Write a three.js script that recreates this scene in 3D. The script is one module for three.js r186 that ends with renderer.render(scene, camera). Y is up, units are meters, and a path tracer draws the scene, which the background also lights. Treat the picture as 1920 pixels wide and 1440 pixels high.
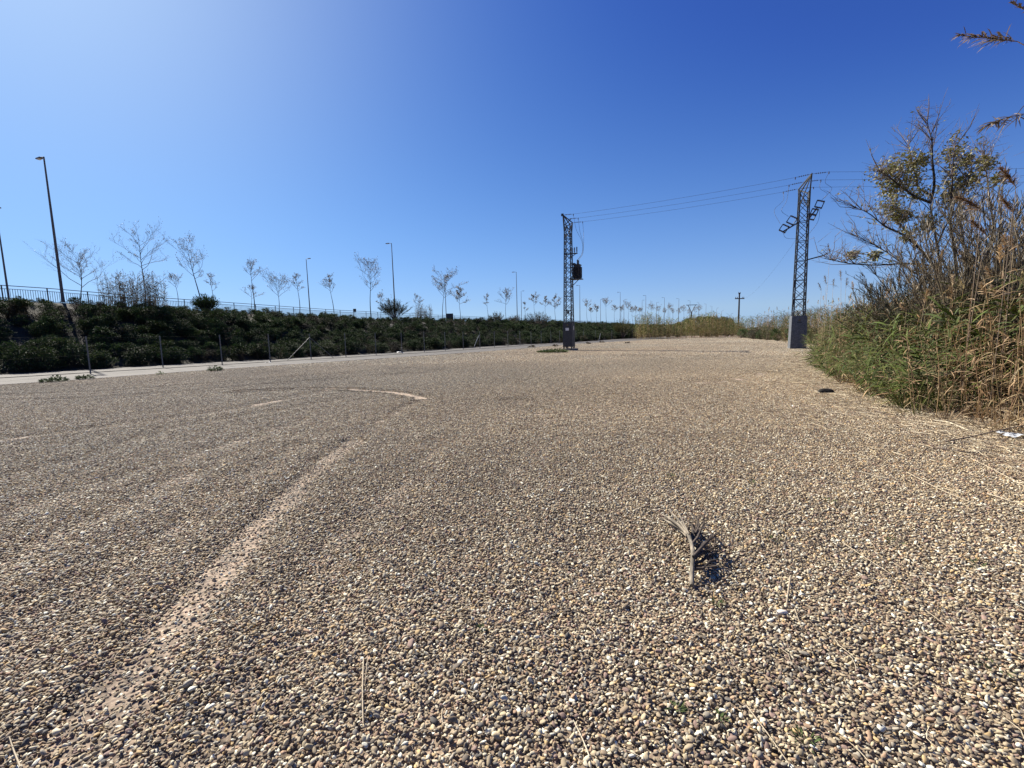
import * as THREE from 'three';
import { mergeVertices } from 'three/addons/utils/BufferGeometryUtils.js';

// ---------------------------------------------------------------- camera, sky, sun, exposure
const scene = new THREE.Scene();
const PW = 1920, PH = 1440, FPX = 830, HORIZON = 627, ROLL = 0.0236, EYE = 1.6;
const PITCH = Math.atan((PH / 2 - HORIZON) / FPX);
const camera = new THREE.PerspectiveCamera(2 * Math.atan(PH / 2 / FPX) * 180 / Math.PI, PW / PH, 0.05, 4000);
camera.rotation.order = 'YXZ';
camera.position.set(0, EYE, 0);
camera.rotation.set(-PITCH, 0, -ROLL);
camera.updateMatrixWorld(true);

const renderer = new THREE.WebGLRenderer({ antialias: true });
renderer.toneMapping = THREE.LinearToneMapping;
const EXPOSURE = 2.5;
renderer.toneMappingExposure = EXPOSURE;
renderer.shadowMap.enabled = true;

const SUN_AZ = -48 * Math.PI / 180, SUN_EL = 38 * Math.PI / 180;
const sunDir = new THREE.Vector3(Math.sin(SUN_AZ) * Math.cos(SUN_EL), Math.sin(SUN_EL), -Math.cos(SUN_AZ) * Math.cos(SUN_EL));
{
  // clear winter sky: deep blue overhead, paler at the horizon and round the sun
  const W = 1024, H = 512, data = new Float32Array(W * H * 4);
  const ss = (a, b, x) => { x = Math.min(1, Math.max(0, (x - a) / (b - a))); return x * x * (3 - 2 * x); };
  for (let j = 0; j < H; j++) for (let i = 0; i < W; i++) {
    const th = (i + 0.5) / W * 2 * Math.PI - Math.PI, el = ((j + 0.5) / H - 0.5) * Math.PI;
    const d = [Math.cos(el) * Math.cos(th), Math.sin(el), Math.cos(el) * Math.sin(th)];
    const g = Math.acos(Math.min(1, Math.max(-1, d[0] * sunDir.x + d[1] * sunDir.y + d[2] * sunDir.z)));
    const up = Math.max(0.045, d[1]);
    const basis = [Math.exp(-up / 0.3), 1, Math.exp(-g * g / 0.15), Math.exp(-g / 0.8), Math.exp(-up / 0.08)];
    const K = [[0.360, -0.112, 0.304, 0.271, 0.227], [0.773, -0.191, 0.248, 0.567, -0.032], [1.119, 0.007, -0.007, 0.935, -0.619]];
    for (let c = 0; c < 3; c++) {
      const m = [0.028, 0.10, 0.40][c], w = basis.reduce((t, b, k) => t + b * K[c][k], 0); let v = 0.5 * (w + m + Math.sqrt((w - m) * (w - m) + 0.0004)) / EXPOSURE;
      if (d[1] < 0) v = v * (1 - ss(0, 0.12, -d[1])) + ss(0, 0.12, -d[1]) * [0.2, 0.17, 0.14][c];
      data[(j * W + i) * 4 + c] = v;
    }
    data[(j * W + i) * 4 + 3] = 1;
  }
  const sky = new THREE.DataTexture(data, W, H, THREE.RGBAFormat, THREE.FloatType);
  sky.mapping = THREE.EquirectangularReflectionMapping;
  sky.magFilter = THREE.LinearFilter; sky.needsUpdate = true;
  scene.background = sky; scene.environment = sky;
}
const sun = new THREE.DirectionalLight(new THREE.Color(1.0, 0.93, 0.82), 5.0);
sun.position.copy(sunDir).multiplyScalar(200).add(new THREE.Vector3(0, 0, -40));
sun.target.position.set(0, 0, -40); scene.add(sun.target);
sun.castShadow = true; sun.shadow.mapSize.set(4096, 4096);
Object.assign(sun.shadow.camera, { left: -90, right: 90, top: 90, bottom: -90, near: 1, far: 500 });
scene.add(sun);

// ---------------------------------------------------------------- helpers
const V = (x, y, z) => new THREE.Vector3(x, y, z);
function rng(seed) { let a = seed >>> 0; return () => { a = (a + 0x6D2B79F5) | 0; let t = Math.imul(a ^ (a >>> 15), 1 | a); t = (t + Math.imul(t ^ (t >>> 7), 61 | t)) ^ t; return ((t ^ (t >>> 14)) >>> 0) / 4294967296; }; }
const R0 = rng(7);
const U = (a, b, r = R0) => a + (b - a) * r();
const clamp = (x, a, b) => Math.min(b, Math.max(a, x));
const sstep = (a, b, x) => { x = clamp((x - a) / (b - a), 0, 1); return x * x * (3 - 2 * x); };
function hash2(i, j) { let h = Math.imul(i, 374761393) + Math.imul(j, 668265263) | 0; h = Math.imul(h ^ (h >>> 13), 1274126177); return ((h ^ (h >>> 16)) >>> 0) / 4294967296; }
function noise(x, y, per = 0) {
  const i = Math.floor(x), j = Math.floor(y), fx = x - i, fy = y - j;
  const w = (a) => per ? ((a % per) + per) % per : a;
  const sx = fx * fx * (3 - 2 * fx), sy = fy * fy * (3 - 2 * fy);
  const a = hash2(w(i), w(j)), b = hash2(w(i + 1), w(j)), c = hash2(w(i), w(j + 1)), d = hash2(w(i + 1), w(j + 1));
  return a + (b - a) * sx + (c - a) * sy + (a - b - c + d) * sx * sy;
}
const fbm = (x, y, o = 4, per = 0) => { let s = 0, a = 0.5, f = 1; for (let k = 0; k < o; k++) { s += a * noise(x * f + k * 17 * (per ? 0 : 1), y * f, per ? per * f : 0); a *= 0.5; f *= 2; } return s; };

// a pixel of the photograph (1920 x 1440) gives a direction; the distance comes from the ground or a depth in metres
function ray(px, py) { return V((px - PW / 2) / FPX, -(py - PH / 2) / FPX, -1).applyQuaternion(camera.quaternion); }
function G(px, py, y = 0) { const d = ray(px, py), t = (y - EYE) / d.y; return V(d.x * t, y, d.z * t); }
function P(px, py, depth) { const d = ray(px, py), t = depth / -d.z; return V(d.x * t, EYE + d.y * t, -depth); }
function lerpLine(L) { return (d) => { let k = 0; while (k < L.length - 2 && d > L[k + 1][0]) k++; const [a, va] = L[k], [b, vb] = L[k + 1]; return va + (vb - va) * (d - a) / (b - a); }; }
function onLine(px, line, off = 0) { const r = ray(px, 600), k = r.x / -r.z; let prev = null; for (let d = 4; d < 330; d += 0.1) { const v = line(d) + off - k * d; if (prev !== null && prev * v <= 0) return d; prev = v; } return 100; }

class B {                                        // collects faces; geo() gives one BufferGeometry
  constructor() { this.p = []; this.n = []; this.u = []; this.c = []; }
  vert(p, n, u, v, c) { this.p.push(p.x, p.y, p.z); this.n.push(n.x, n.y, n.z); this.u.push(u, v); this.c.push(c[0], c[1], c[2]); }
  tri(a, b, c, col = W1) { const n = V().subVectors(b, a).cross(V().subVectors(c, a)).normalize(); this.vert(a, n, 0, 0, col); this.vert(b, n, 1, 0, col); this.vert(c, n, 0.5, 1, col); }
  quad(a, b, c, d, col = W1) { const n = V().subVectors(b, a).cross(V().subVectors(d, a)).normalize(); const l = a.distanceTo(b), h = a.distanceTo(d); this.vert(a, n, 0, 0, col); this.vert(b, n, l, 0, col); this.vert(c, n, l, h, col); this.vert(a, n, 0, 0, col); this.vert(c, n, l, h, col); this.vert(d, n, 0, h, col); }
  hexa(q, col = W1) { // q: 4 bottom, 4 top, counter-clockwise from above
    this.quad(q[3], q[2], q[1], q[0], col); this.quad(q[4], q[5], q[6], q[7], col);
    for (let k = 0; k < 4; k++) { const m = (k + 1) % 4; this.quad(q[k], q[m], q[m + 4], q[k + 4], col); }
    return this;
  }
  box(cx, cy, cz, sx, sy, sz, col = W1) { const x = sx / 2, y = sy / 2, z = sz / 2; return this.hexa([V(cx - x, cy - y, cz + z), V(cx + x, cy - y, cz + z), V(cx + x, cy - y, cz - z), V(cx - x, cy - y, cz - z), V(cx - x, cy + y, cz + z), V(cx + x, cy + y, cz + z), V(cx + x, cy + y, cz - z), V(cx - x, cy + y, cz - z)], col); }
  beam(a, b, w, h = w, col = W1, upHint) {
    const t = V().subVectors(b, a).normalize(); let up = upHint ? upHint.clone() : (Math.abs(t.y) > 0.92 ? V(1, 0, 0) : V(0, 1, 0));
    const s = V().crossVectors(t, up).normalize().multiplyScalar(w / 2); const v = V().crossVectors(s, t).normalize().multiplyScalar(h / 2);
    const q = (o, i, j) => o.clone().addScaledVector(s, i).addScaledVector(v, j);
    return this.hexa([q(a, -1, -1), q(a, 1, -1), q(b, 1, -1), q(b, -1, -1), q(a, -1, 1), q(a, 1, 1), q(b, 1, 1), q(b, -1, 1)], col);
  }
  tube(pts, rad, sides = 5, col = W1, cap = true) {
    const n = pts.length, rings = []; let ref = null, len = 0;
    for (let k = 0; k < n; k++) {
      const t = V().subVectors(pts[Math.min(n - 1, k + 1)], pts[Math.max(0, k - 1)]).normalize();
      if (!ref) { ref = Math.abs(t.y) > 0.9 ? V(1, 0, 0) : V(0, 1, 0); }
      const s = V().crossVectors(t, ref).normalize(), v = V().crossVectors(s, t).normalize(); ref = v.clone();
      const r = Array.isArray(rad) ? rad[k] : rad; const ring = [];
      if (k) len += pts[k].distanceTo(pts[k - 1]);
      for (let i = 0; i <= sides; i++) { const a = i / sides * 2 * Math.PI; const nn = s.clone().multiplyScalar(Math.cos(a)).addScaledVector(v, Math.sin(a)); ring.push([pts[k].clone().addScaledVector(nn, r), nn, i / sides * 6.28 * r, len]); }
      rings.push(ring);
    }
    for (let k = 0; k < n - 1; k++) for (let i = 0; i < sides; i++) {
      const a = rings[k][i], b = rings[k][i + 1], c = rings[k + 1][i + 1], d = rings[k + 1][i];
      for (const q of [a, d, c, a, c, b]) this.vert(q[0], q[1], q[2], q[3], col);
    }
    if (cap) { const last = rings[n - 1], first = rings[0]; for (let i = 1; i < sides - 1; i++) { this.tri(last[0][0], last[i + 1][0], last[i][0], col); this.tri(first[0][0], first[i][0], first[i + 1][0], col); } }
    return this;
  }
  // a bent blade from base along dir, drooping
  blade(base, dir, len, wid, droop, col, seg = 3, r = R0) {
    const d = dir.clone().normalize(); let side = V().crossVectors(d, V(0, 1, 0)); if (side.lengthSq() < 1e-4) side = V(1, 0, 0); side.normalize();
    const tw = (r() - 0.5) * 1.6; const nrm = V().crossVectors(side, d).normalize(); side = side.multiplyScalar(Math.cos(tw)).addScaledVector(nrm, Math.sin(tw));
    let prev = null, pos = base.clone(); const step = len / seg;
    for (let k = 0; k <= seg; k++) {
      const t = k / seg, w = wid * 0.5 * (k === seg ? 0.05 : Math.sin(Math.PI * (0.18 + 0.72 * t)) );
      const L = pos.clone().addScaledVector(side, -w), Rr = pos.clone().addScaledVector(side, w);
      if (prev) this.quad(prev[0], prev[1], Rr, L, col);
      prev = [L, Rr];
      d.y -= droop * (0.4 + t); d.normalize(); pos = pos.clone().addScaledVector(d, step);
    }
    return this;
  }
  leaf(p, dir, nrm, len, wid, col) {
    const s = V().crossVectors(dir, nrm).normalize().multiplyScalar(wid / 2), e = p.clone().addScaledVector(dir, len), m = p.clone().addScaledVector(dir, len * 0.45).addScaledVector(nrm, len * 0.06);
    this.tri(p, m.clone().add(s), e, col); this.tri(p, e, m.clone().sub(s), col); return this;
  }
  geo() { const g = new THREE.BufferGeometry(); g.setAttribute('position', new THREE.Float32BufferAttribute(this.p, 3)); g.setAttribute('normal', new THREE.Float32BufferAttribute(this.n, 3)); g.setAttribute('uv', new THREE.Float32BufferAttribute(this.u, 2)); g.setAttribute('color', new THREE.Float32BufferAttribute(this.c, 3)); return g; }
}
const W1 = [1, 1, 1];
const taken = {};
const numbered = (n) => { taken[n] = (taken[n] || 0) + 1; return taken[n] === 1 ? n : n + '_' + String(taken[n] - 1).padStart(3, '0'); };
function obj(name, geo, mat, parent) { const m = new THREE.Mesh(geo instanceof B ? geo.geo() : geo, mat); m.name = parent ? name : numbered(name); m.castShadow = m.receiveShadow = true; (parent || scene).add(m); return m; }
function tag(o, label, category, group, kind) { o.userData.label = label; o.userData.category = category; if (group) o.userData.group = group; if (kind) o.userData.kind = kind; return o; }
function thing(name, label, category, pos, turn = 0, group) { const o = new THREE.Group(); o.name = numbered(name); if (pos) o.position.copy(pos); o.rotation.y = turn; scene.add(o); return tag(o, label, category, group); }
function struct(name, geo, mat, label) { const o = obj(name, geo, mat); o.userData.kind = 'structure'; if (label) o.userData.label = label; return o; }
const lin = (r, g, b) => new THREE.Color().setRGB(r, g, b);
const std = (c, rough = 0.9, o = {}) => new THREE.MeshStandardMaterial({ color: lin(...c), roughness: rough, side: THREE.DoubleSide, ...o });

function tex(size, fn, srgb) {                    // fn(u,v) -> [r,g,b] 0..1, tiling
  const data = new Uint8Array(size * size * 4);
  for (let j = 0; j < size; j++) for (let i = 0; i < size; i++) { const c = fn(i / size, j / size); for (let k = 0; k < 3; k++) data[(j * size + i) * 4 + k] = clamp(c[k], 0, 1) * 255; data[(j * size + i) * 4 + 3] = 255; }
  const t = new THREE.DataTexture(data, size, size); t.wrapS = t.wrapT = THREE.RepeatWrapping; t.magFilter = THREE.LinearFilter; t.minFilter = THREE.LinearMipmapLinearFilter; t.generateMipmaps = true; if (srgb) t.colorSpace = THREE.SRGBColorSpace; t.needsUpdate = true; return t;
}
const rep = (t, r) => { const c = t.clone(); c.repeat.set(r, r); c.needsUpdate = true; return c; };

const grit = tex(512, (u, v) => { const a = fbm(u * 64, v * 64, 3, 64), b = fbm(u * 6, v * 6, 4, 6); const k = 0.45 + 0.7 * a + 0.4 * (b - 0.5); return [k, k * 0.985, k * 0.96]; }, true);
const gritBump = tex(512, (u, v) => { const a = fbm(u * 96, v * 96, 3, 96) * 0.7 + fbm(u * 12, v * 12, 3, 12) * 0.3; return [a, a, a]; });
const slab = tex(1024, (u, v) => { const a = fbm(u * 200, v * 200, 2, 200), b = fbm(u * 5, v * 5, 5, 5), s = sstep(0.52, 0.66, fbm(u * 9 + 3, v * 9, 4, 9)); const k = 0.72 + 0.22 * a + 0.24 * (b - 0.5) - 0.13 * s; return [k, k * 0.98, k * 0.95]; }, true);
const zinc = tex(256, (u, v) => { const a = fbm(u * 20, v * 20, 4, 20); const k = 0.72 + 0.4 * (a - 0.5); return [k, k, k]; }, true);
const barkT = tex(256, (u, v) => { const a = fbm(u * 24, v * 6, 4, 6); const k = 0.6 + 0.6 * (a - 0.4); return [k, k, k]; }, true);

const M = {
  soil: std([0.43, 0.335, 0.25], 0.95, { map: rep(grit, 1), bumpMap: rep(gritBump, 1), bumpScale: 0.012 }),
  path: std([0.108, 0.102, 0.095], 0.92, { map: slab, bumpMap: rep(gritBump, 1), bumpScale: 0.006 }),
  asphalt: std([0.07, 0.07, 0.072], 0.9, { map: rep(grit, 0.5) }),
  earth: std([0.03, 0.028, 0.018], 1, { map: rep(grit, 0.5), bumpMap: rep(gritBump, 0.3), bumpScale: 0.05 }),
  pebble: std([1, 1, 1], 0.85, { vertexColors: true }),
  pebbleI: std([1, 1, 1], 0.85),
  leaf: new THREE.MeshPhysicalMaterial({ color: lin(1, 1, 1), roughness: 0.88, vertexColors: true, side: THREE.DoubleSide, transmission: 0.16, thickness: 0, specularIntensity: 0.4 }),
  leafThin: new THREE.MeshPhysicalMaterial({ color: lin(1, 1, 1), roughness: 0.75, vertexColors: true, side: THREE.DoubleSide, transmission: 0.3, thickness: 0 }),
  reed: new THREE.MeshPhysicalMaterial({ color: lin(1, 1, 1), roughness: 0.85, vertexColors: true, side: THREE.DoubleSide, transmission: 0.22, thickness: 0, specularIntensity: 0.35 }),
  bark: std([0.11, 0.09, 0.075], 0.95, { map: barkT }),
  twig: std([0.13, 0.10, 0.085], 0.95),
  rail: std([0.10, 0.105, 0.11], 0.55, { metalness: 0.4 }),
  lamp: std([0.10, 0.085, 0.08], 0.6, { metalness: 0.2 }),
  steel: std([0.075, 0.08, 0.085], 0.55, { map: rep(zinc, 2), metalness: 0.35 }),
  panel: std([0.20, 0.215, 0.235], 0.6, { map: rep(zinc, 1), metalness: 0.15 }),
  panelDark: std([0.055, 0.057, 0.06], 0.75),
  boxPaint: std([0.075, 0.078, 0.082], 0.7, { map: rep(zinc, 1) }),
  black: std([0.02, 0.02, 0.022], 0.6),
  insul: std([0.05, 0.032, 0.025], 0.35),
  wire: std([0.05, 0.05, 0.052], 0.6, { metalness: 0.5 }),
  fenceWire: std([0.045, 0.045, 0.04], 1),
  post: std([0.28, 0.28, 0.27], 0.5, { map: rep(zinc, 4), metalness: 0.3 }),
  concrete: std([0.30, 0.285, 0.26], 0.95, { map: rep(grit, 1) }),
  white: std([0.32, 0.335, 0.35], 0.6),
  plate: std([0.62, 0.62, 0.60], 0.5),
  yellow: std([0.11, 0.085, 0.03], 0.7),
  wood: std([0.085, 0.055, 0.042], 0.95, { map: barkT }),
  straw: std([1, 1, 1], 0.7, { vertexColors: true }),
  dry: std([0.44, 0.375, 0.28], 0.9, { map: rep(barkT, 4) }),
  dryDark: std([0.12, 0.09, 0.07], 0.95, { map: rep(barkT, 4) }),
  stone: std([0.28, 0.24, 0.19], 0.9, { map: rep(grit, 2) }),
};

// ---------------------------------------------------------------- plan of the place (x as a function of depth d, z = -d)
const pathFar = lerpLine([[0, -55], [8, -45], [24.8, -29], [28, -26], [33.4, -22], [44.6, -11.9], [63, -1.8], [76, 11], [113, 33], [150, 60], [250, 130]]);
const pathNear = lerpLine([[0, -40], [8, -31], [18.3, -21.4], [20, -19.8], [25, -16.9], [35.7, -8.2], [45, -1.3], [65, 9.5], [77, 20.8], [90, 30], [110, 43], [250, 140]]);
const lampRow = lerpLine([[0, -55.5], [36, -38], [73, -20], [110, 1], [144, 22], [173, 42], [210, 71], [250, 104], [330, 175]]);
const roadY = lerpLine([[0, 5.2], [36, 5.0], [43, 4.75], [62, 4.4], [93, 4.3], [144, 4.3], [210, 3.9], [250, 3.2], [330, 2.0]]);
const thicketEdge = lerpLine([[0, 7.6], [5, 6.9], [6.9, 7.0], [8, 7.2], [10.8, 8.4], [17.5, 11.9], [25, 17.2], [33, 23.4], [40, 27], [55, 33], [88, 44], [100, 48]]);
const LOT_FAR = 88;

// wheel ruts in the gravel: [pixel polyline, half width m, depth m]
const ruts = [
  [[[120, 1430], [200, 1335], [330, 1180], [440, 1040], [500, 970], [590, 880], [660, 828]], 0.21, 0.050],
  [[[660, 828], [720, 785], [772, 757]], 0.2, 0.026],
  [[[792, 748], [782, 743], [740, 735], [660, 730], [560, 728], [450, 734]], 0.2, 0.060],
  [[[-60, 1090], [30, 1045], [140, 985], [270, 930], [350, 890]], 0.22, 0.030],
  [[[-40, 905], [150, 860], [330, 800], [520, 770], [640, 748]], 0.25, 0.022],
  [[[960, 905], [1040, 820], [1010, 775], [970, 750]], 0.4, 0.022],
  [[[-40, 752], [150, 747], [330, 735], [560, 715], [760, 700]], 0.3, 0.026],
  [[[-40, 742], [180, 735], [350, 722], [600, 702], [760, 690]], 0.3, 0.022],
  [[[330, 1440], [520, 1200], [640, 1020], [760, 900], [840, 820]], 0.25, 0.027],
  [[[-60, 1250], [180, 1090], [330, 990], [450, 900], [560, 835]], 0.25, 0.027],
  [[[-60, 985], [200, 900], [400, 840], [560, 790]], 0.25, 0.027],
  [[[1050, 1440], [1090, 1200], [1110, 1000], [1100, 880]], 0.3, 0.014],
  [[[-60, 830], [200, 800], [420, 770], [600, 735]], 0.3, 0.027],
  [[[1330, 716], [1385, 712], [1430, 700]], 0.7, 0.035],
  [[[1200, 667], [1300, 668], [1390, 668]], 1.0, 0.035],
  [[[1240, 645], [1330, 643], [1400, 645]], 1.4, 0.032],
].map(([pts, w, dep]) => ({ pts: pts.map(([x, y]) => { const g = G(x, y); return [g.x, g.z]; }), w, dep }));
function segDist(px, pz, a, b) { const dx = b[0] - a[0], dz = b[1] - a[1], t = clamp(((px - a[0]) * dx + (pz - a[1]) * dz) / (dx * dx + dz * dz), 0, 1); return Math.hypot(px - a[0] - dx * t, pz - a[1] - dz * t); }
for (const r of ruts) { r.box = [Math.min(...r.pts.map(p => p[0])) - 2, Math.max(...r.pts.map(p => p[0])) + 2, Math.min(...r.pts.map(p => p[1])) - 2, Math.max(...r.pts.map(p => p[1])) + 2]; }
function lotH(x, z) {                             // height of the gravel's top over the bare soil sheet
  let h = 0.007 + (fbm(x * 0.9 + 40, z * 0.9, 3) - 0.45) * 0.016;
  for (const r of ruts) {
    if (x < r.box[0] || x > r.box[1] || z < r.box[2] || z > r.box[3]) continue;
    let m = 9; for (let k = 0; k < r.pts.length - 1; k++) { const d = segDist(x, z, r.pts[k], r.pts[k + 1]); if (d < m) m = d; }
    const q = m / r.w, rag = 0.36 + 1.25 * fbm(x * 2.7, z * 2.7, 3) + 0.35 * (hash2(Math.floor(x * 70), Math.floor(z * 70)) - 0.5);
    h += -r.dep * rag * Math.exp(-q * q) + 0.32 * r.dep * Math.exp(-((q - 1.7) * (q - 1.7)) * 2.2);
  }
  return h;
}

// ---------------------------------------------------------------- setting
{
  const g = new THREE.PlaneGeometry(1400, 1400); g.rotateX(-Math.PI / 2);
  const uv = g.attributes.uv; for (let k = 0; k < uv.count; k++) uv.setXY(k, uv.getX(k) * 700, uv.getY(k) * 700);
  const o = struct('ground', g, M.soil, 'bare pinkish soil under the gravel'); o.position.y = -0.024;
}
function strip(name, xa, xb, d0, d1, y, mat, label, thick, step = 2) {
  const b = new B();
  for (let d = d0; d < d1; d += step) {
    const e = Math.min(d1, d + step);
    const a0 = V(xa(d), y(d), -d), a1 = V(xb(d), y(d), -d), c0 = V(xa(e), y(e), -e), c1 = V(xb(e), y(e), -e);
    b.quad(a0, a1, c1, c0); if (thick) { const dn = V(0, -thick, 0); b.quad(a1.clone().add(dn), c1.clone().add(dn), c1, a1); b.quad(c0.clone().add(dn), a0.clone().add(dn), a0, c0); }
  }
  const g = b.geo(), p = g.attributes.position, uv = g.attributes.uv; for (let k = 0; k < uv.count; k++) uv.setXY(k, p.getX(k) / 4, p.getZ(k) / 4);
  return struct(name, g, mat, label);
}
{
  const mid = (d) => pathFar(d) + (pathNear(d) - pathFar(d)) * 0.46;
  strip('path', (d) => mid(d) + 0.06, pathNear, 4, 112, () => 0.022, M.path, 'worn pale path along the foot of the embankment', 0.04);
  strip('path', pathFar, mid, 4, 112, () => 0.05, M.path, 'raised pale strip of the path beside the embankment', 0.07);
}
{ // embankment and the road on top of it
  const b = new B(), N = 16, top = (d) => lampRow(d) + 1.2;
  const pt = (d, k) => { const t = k / N, x = pathFar(d) - 0.05 + (top(d) - pathFar(d)) * t; const y = -0.03 + (roadY(d) - 0.05) * (0.25 * t + 0.75 * sstep(0, 1, t * 1.02)) + (t > 0.05 && t < 0.95 ? (fbm(x * 0.4, d * 0.4, 3) - 0.45) * 0.7 : 0); return V(x, y, -d); };
  for (let d = 2; d < 320; d += 2) for (let k = 0; k < N; k++) { const a = pt(d, k), c = pt(d, k + 1), e = pt(d + 2, k + 1), f = pt(d + 2, k); b.quad(c, a, f, e); }
  const g = b.geo(), p = g.attributes.position, uv = g.attributes.uv; for (let k = 0; k < uv.count; k++) uv.setXY(k, p.getX(k) / 2, p.getZ(k) / 2);
  struct('embankment', g, M.earth, 'dark earth embankment carrying the road');
  strip('road', (d) => lampRow(d) - 34, (d) => lampRow(d) + 1.22, 2, 320, (d) => roadY(d) - 0.09, M.asphalt, 'road on top of the embankment', 0.4, 4);
  strip('pavement', (d) => lampRow(d) - 3.2, (d) => lampRow(d) + 1.2, 2, 320, (d) => roadY(d) + 0.02, M.concrete, 'pavement behind the railing', 0.12, 4);
}
const embH = (x, d) => { const t = clamp((pathFar(d) - x) / (pathFar(d) - lampRow(d) - 1.2), 0, 1); return (roadY(d) - 0.05) * (0.25 * t + 0.75 * sstep(0, 1, t * 1.02)); };
{ // far mound behind the reeds
  const g = new THREE.SphereGeometry(1, 40, 16, 0, Math.PI * 2, 0, Math.PI / 2); const p = g.attributes.position;
  for (let k = 0; k < p.count; k++) { const f = 1 + (fbm(p.getX(k) * 3 + 5, p.getZ(k) * 3, 3) - 0.45) * 0.35; p.setXYZ(k, p.getX(k) * 10, p.getY(k) * 4.6 * f, p.getZ(k) * 12); }
  g.computeVertexNormals(); const o = struct('mound', g, std([0.07, 0.08, 0.035], 1, { map: rep(grit, 6) }), 'low green mound behind the far reeds'); o.position.copy(P(1322, 617, 135)); o.position.y = -0.5;
}

// ---------------------------------------------------------------- gravel
const palette = [[0.246, 0.199, 0.129, 5], [0.171, 0.132, 0.0872, 4], [0.343, 0.286, 0.182, 5], [0.117, 0.0954, 0.0698, 2.5], [0.234, 0.21, 0.163, 4], [0.439, 0.397, 0.286, 4], [0.274, 0.183, 0.115, 2], [0.357, 0.257, 0.125, 1.6], [0.0755, 0.0697, 0.0594, 1.6], [0.521, 0.514, 0.419, 2.2], [0.185, 0.128, 0.102, 2]];
const palSum = palette.reduce((s, p) => s + p[3], 0);
function pebbleColor(r) { let t = r() * palSum, k = 0; while (k < palette.length - 1 && t > palette[k][3]) { t -= palette[k][3]; k++; } const f = U(0.8, 1.25, r); const p = palette[k]; return [p[0] * f, p[1] * f, p[2] * f]; }
function pebbleGeo(detail, seed) {
  const r = rng(seed); let g = new THREE.IcosahedronGeometry(1, detail); g.deleteAttribute('uv'); g.deleteAttribute('normal'); g = mergeVertices(g, 1e-4);
  const p = g.attributes.position, ax = U(-0.25, 0.25, r), cut = U(0.5, 0.8, r), cut2 = U(0.55, 0.85, r), ph = r() * 6, dir = V(r() - 0.5, r() - 0.2, r() - 0.5).normalize(), dir2 = V(r() - 0.5, r() - 0.5, r() - 0.5).normalize();
  for (let k = 0; k < p.count; k++) {
    const v = V().fromBufferAttribute(p, k), d = v.dot(dir); let f = 1 + 0.16 * (r() - 0.5) + ax * v.x * 0.6 + 0.1 * Math.sin(v.z * 3 + ph); if (d > cut) f *= cut / d; const d2 = v.dot(dir2); if (d2 > cut2) f *= cut2 / d2;
    v.multiplyScalar(f); p.setXYZ(k, v.x, v.y * 0.54, v.z * 0.8);
  }
  g.computeVertexNormals(); return g;
}
const inLot = (x, d) => x > pathNear(Math.max(d, 0)) + 0.1 + 0.5 * (fbm(x * 0.8, d * 0.8, 2) - 0.5) && x < thicketEdge(Math.max(d, 0)) + 1.6 && d < LOT_FAR + 1;
const gravel = new THREE.Group(); gravel.name = numbered('gravel'); scene.add(gravel); tag(gravel, 'loose brown and grey pebbles covering the whole lot', 'gravel', null, 'stuff');
const NEAR = 7.0;
const tone = (x, d) => { const n = 0.74 + 0.55 * fbm(x * 0.23 + 9, d * 0.23, 4), w = (fbm(x * 0.1, d * 0.1 + 7, 3) - 0.45) * 0.16 + 0.03 * sstep(-6, 8, x); return [n * (1 + w), n, n * (1 - w)]; };   // mix of stone at random, plus a tint that warms towards the right
{ // near pebbles one by one
  const variants = 8, lists = Array.from({ length: variants }, () => ({ m: [], c: [] })), r = rng(11), s = 0.0150;
  const q = new THREE.Quaternion(), e = new THREE.Euler(), mt = new THREE.Matrix4(), sc = V(), po = V();
  for (let d = 0.75; d < NEAR; d += s) {
    const hw = 1.2 * d + 0.9;
    for (let x = -hw; x < hw; x += s) {
      const px = x + (r() - 0.5) * s * 1.3, pd = d + (r() - 0.5) * s * 1.3; if (px > 7.6) continue;
      const big = r(); let a = 0.0078 * Math.exp(0.30 * (r() + r() + r() - 1.5) * 2); if (big > 0.985) a *= 1.5;
      const h = lotH(px, -pd);
      po.set(px, h - 0.012 + r() * 0.018 + a * 0.15, -pd);
      e.set((r() - 0.5) * 1.5, r() * 6.283, (r() - 0.5) * 1.5); q.setFromEuler(e); sc.set(a * U(1.0, 1.45, r), a * U(0.8, 1.15, r), a * U(0.9, 1.15, r));
      if (po.y < -0.027) { if (r() < 0.42) po.y = -0.0255 + r() * 0.006; else if (h < -0.045) continue; }
      mt.compose(po, q, sc); const L = lists[(r() * variants) | 0]; L.m.push(...mt.elements); const tn = tone(px, pd), pc = pebbleColor(r); L.c.push(pc[0] * tn[0], pc[1] * tn[1], pc[2] * tn[2]);
    }
  }
  lists.forEach((L, k) => {
    const im = new THREE.InstancedMesh(pebbleGeo(1, 50 + k), M.pebbleI, L.m.length / 16); im.instanceMatrix.array.set(L.m); im.instanceColor = new THREE.InstancedBufferAttribute(new Float32Array(L.c), 3);
    im.name = 'pebbles'; im.userData.kind = 'stuff'; im.castShadow = im.receiveShadow = true; gravel.add(im);
  });
}
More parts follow.
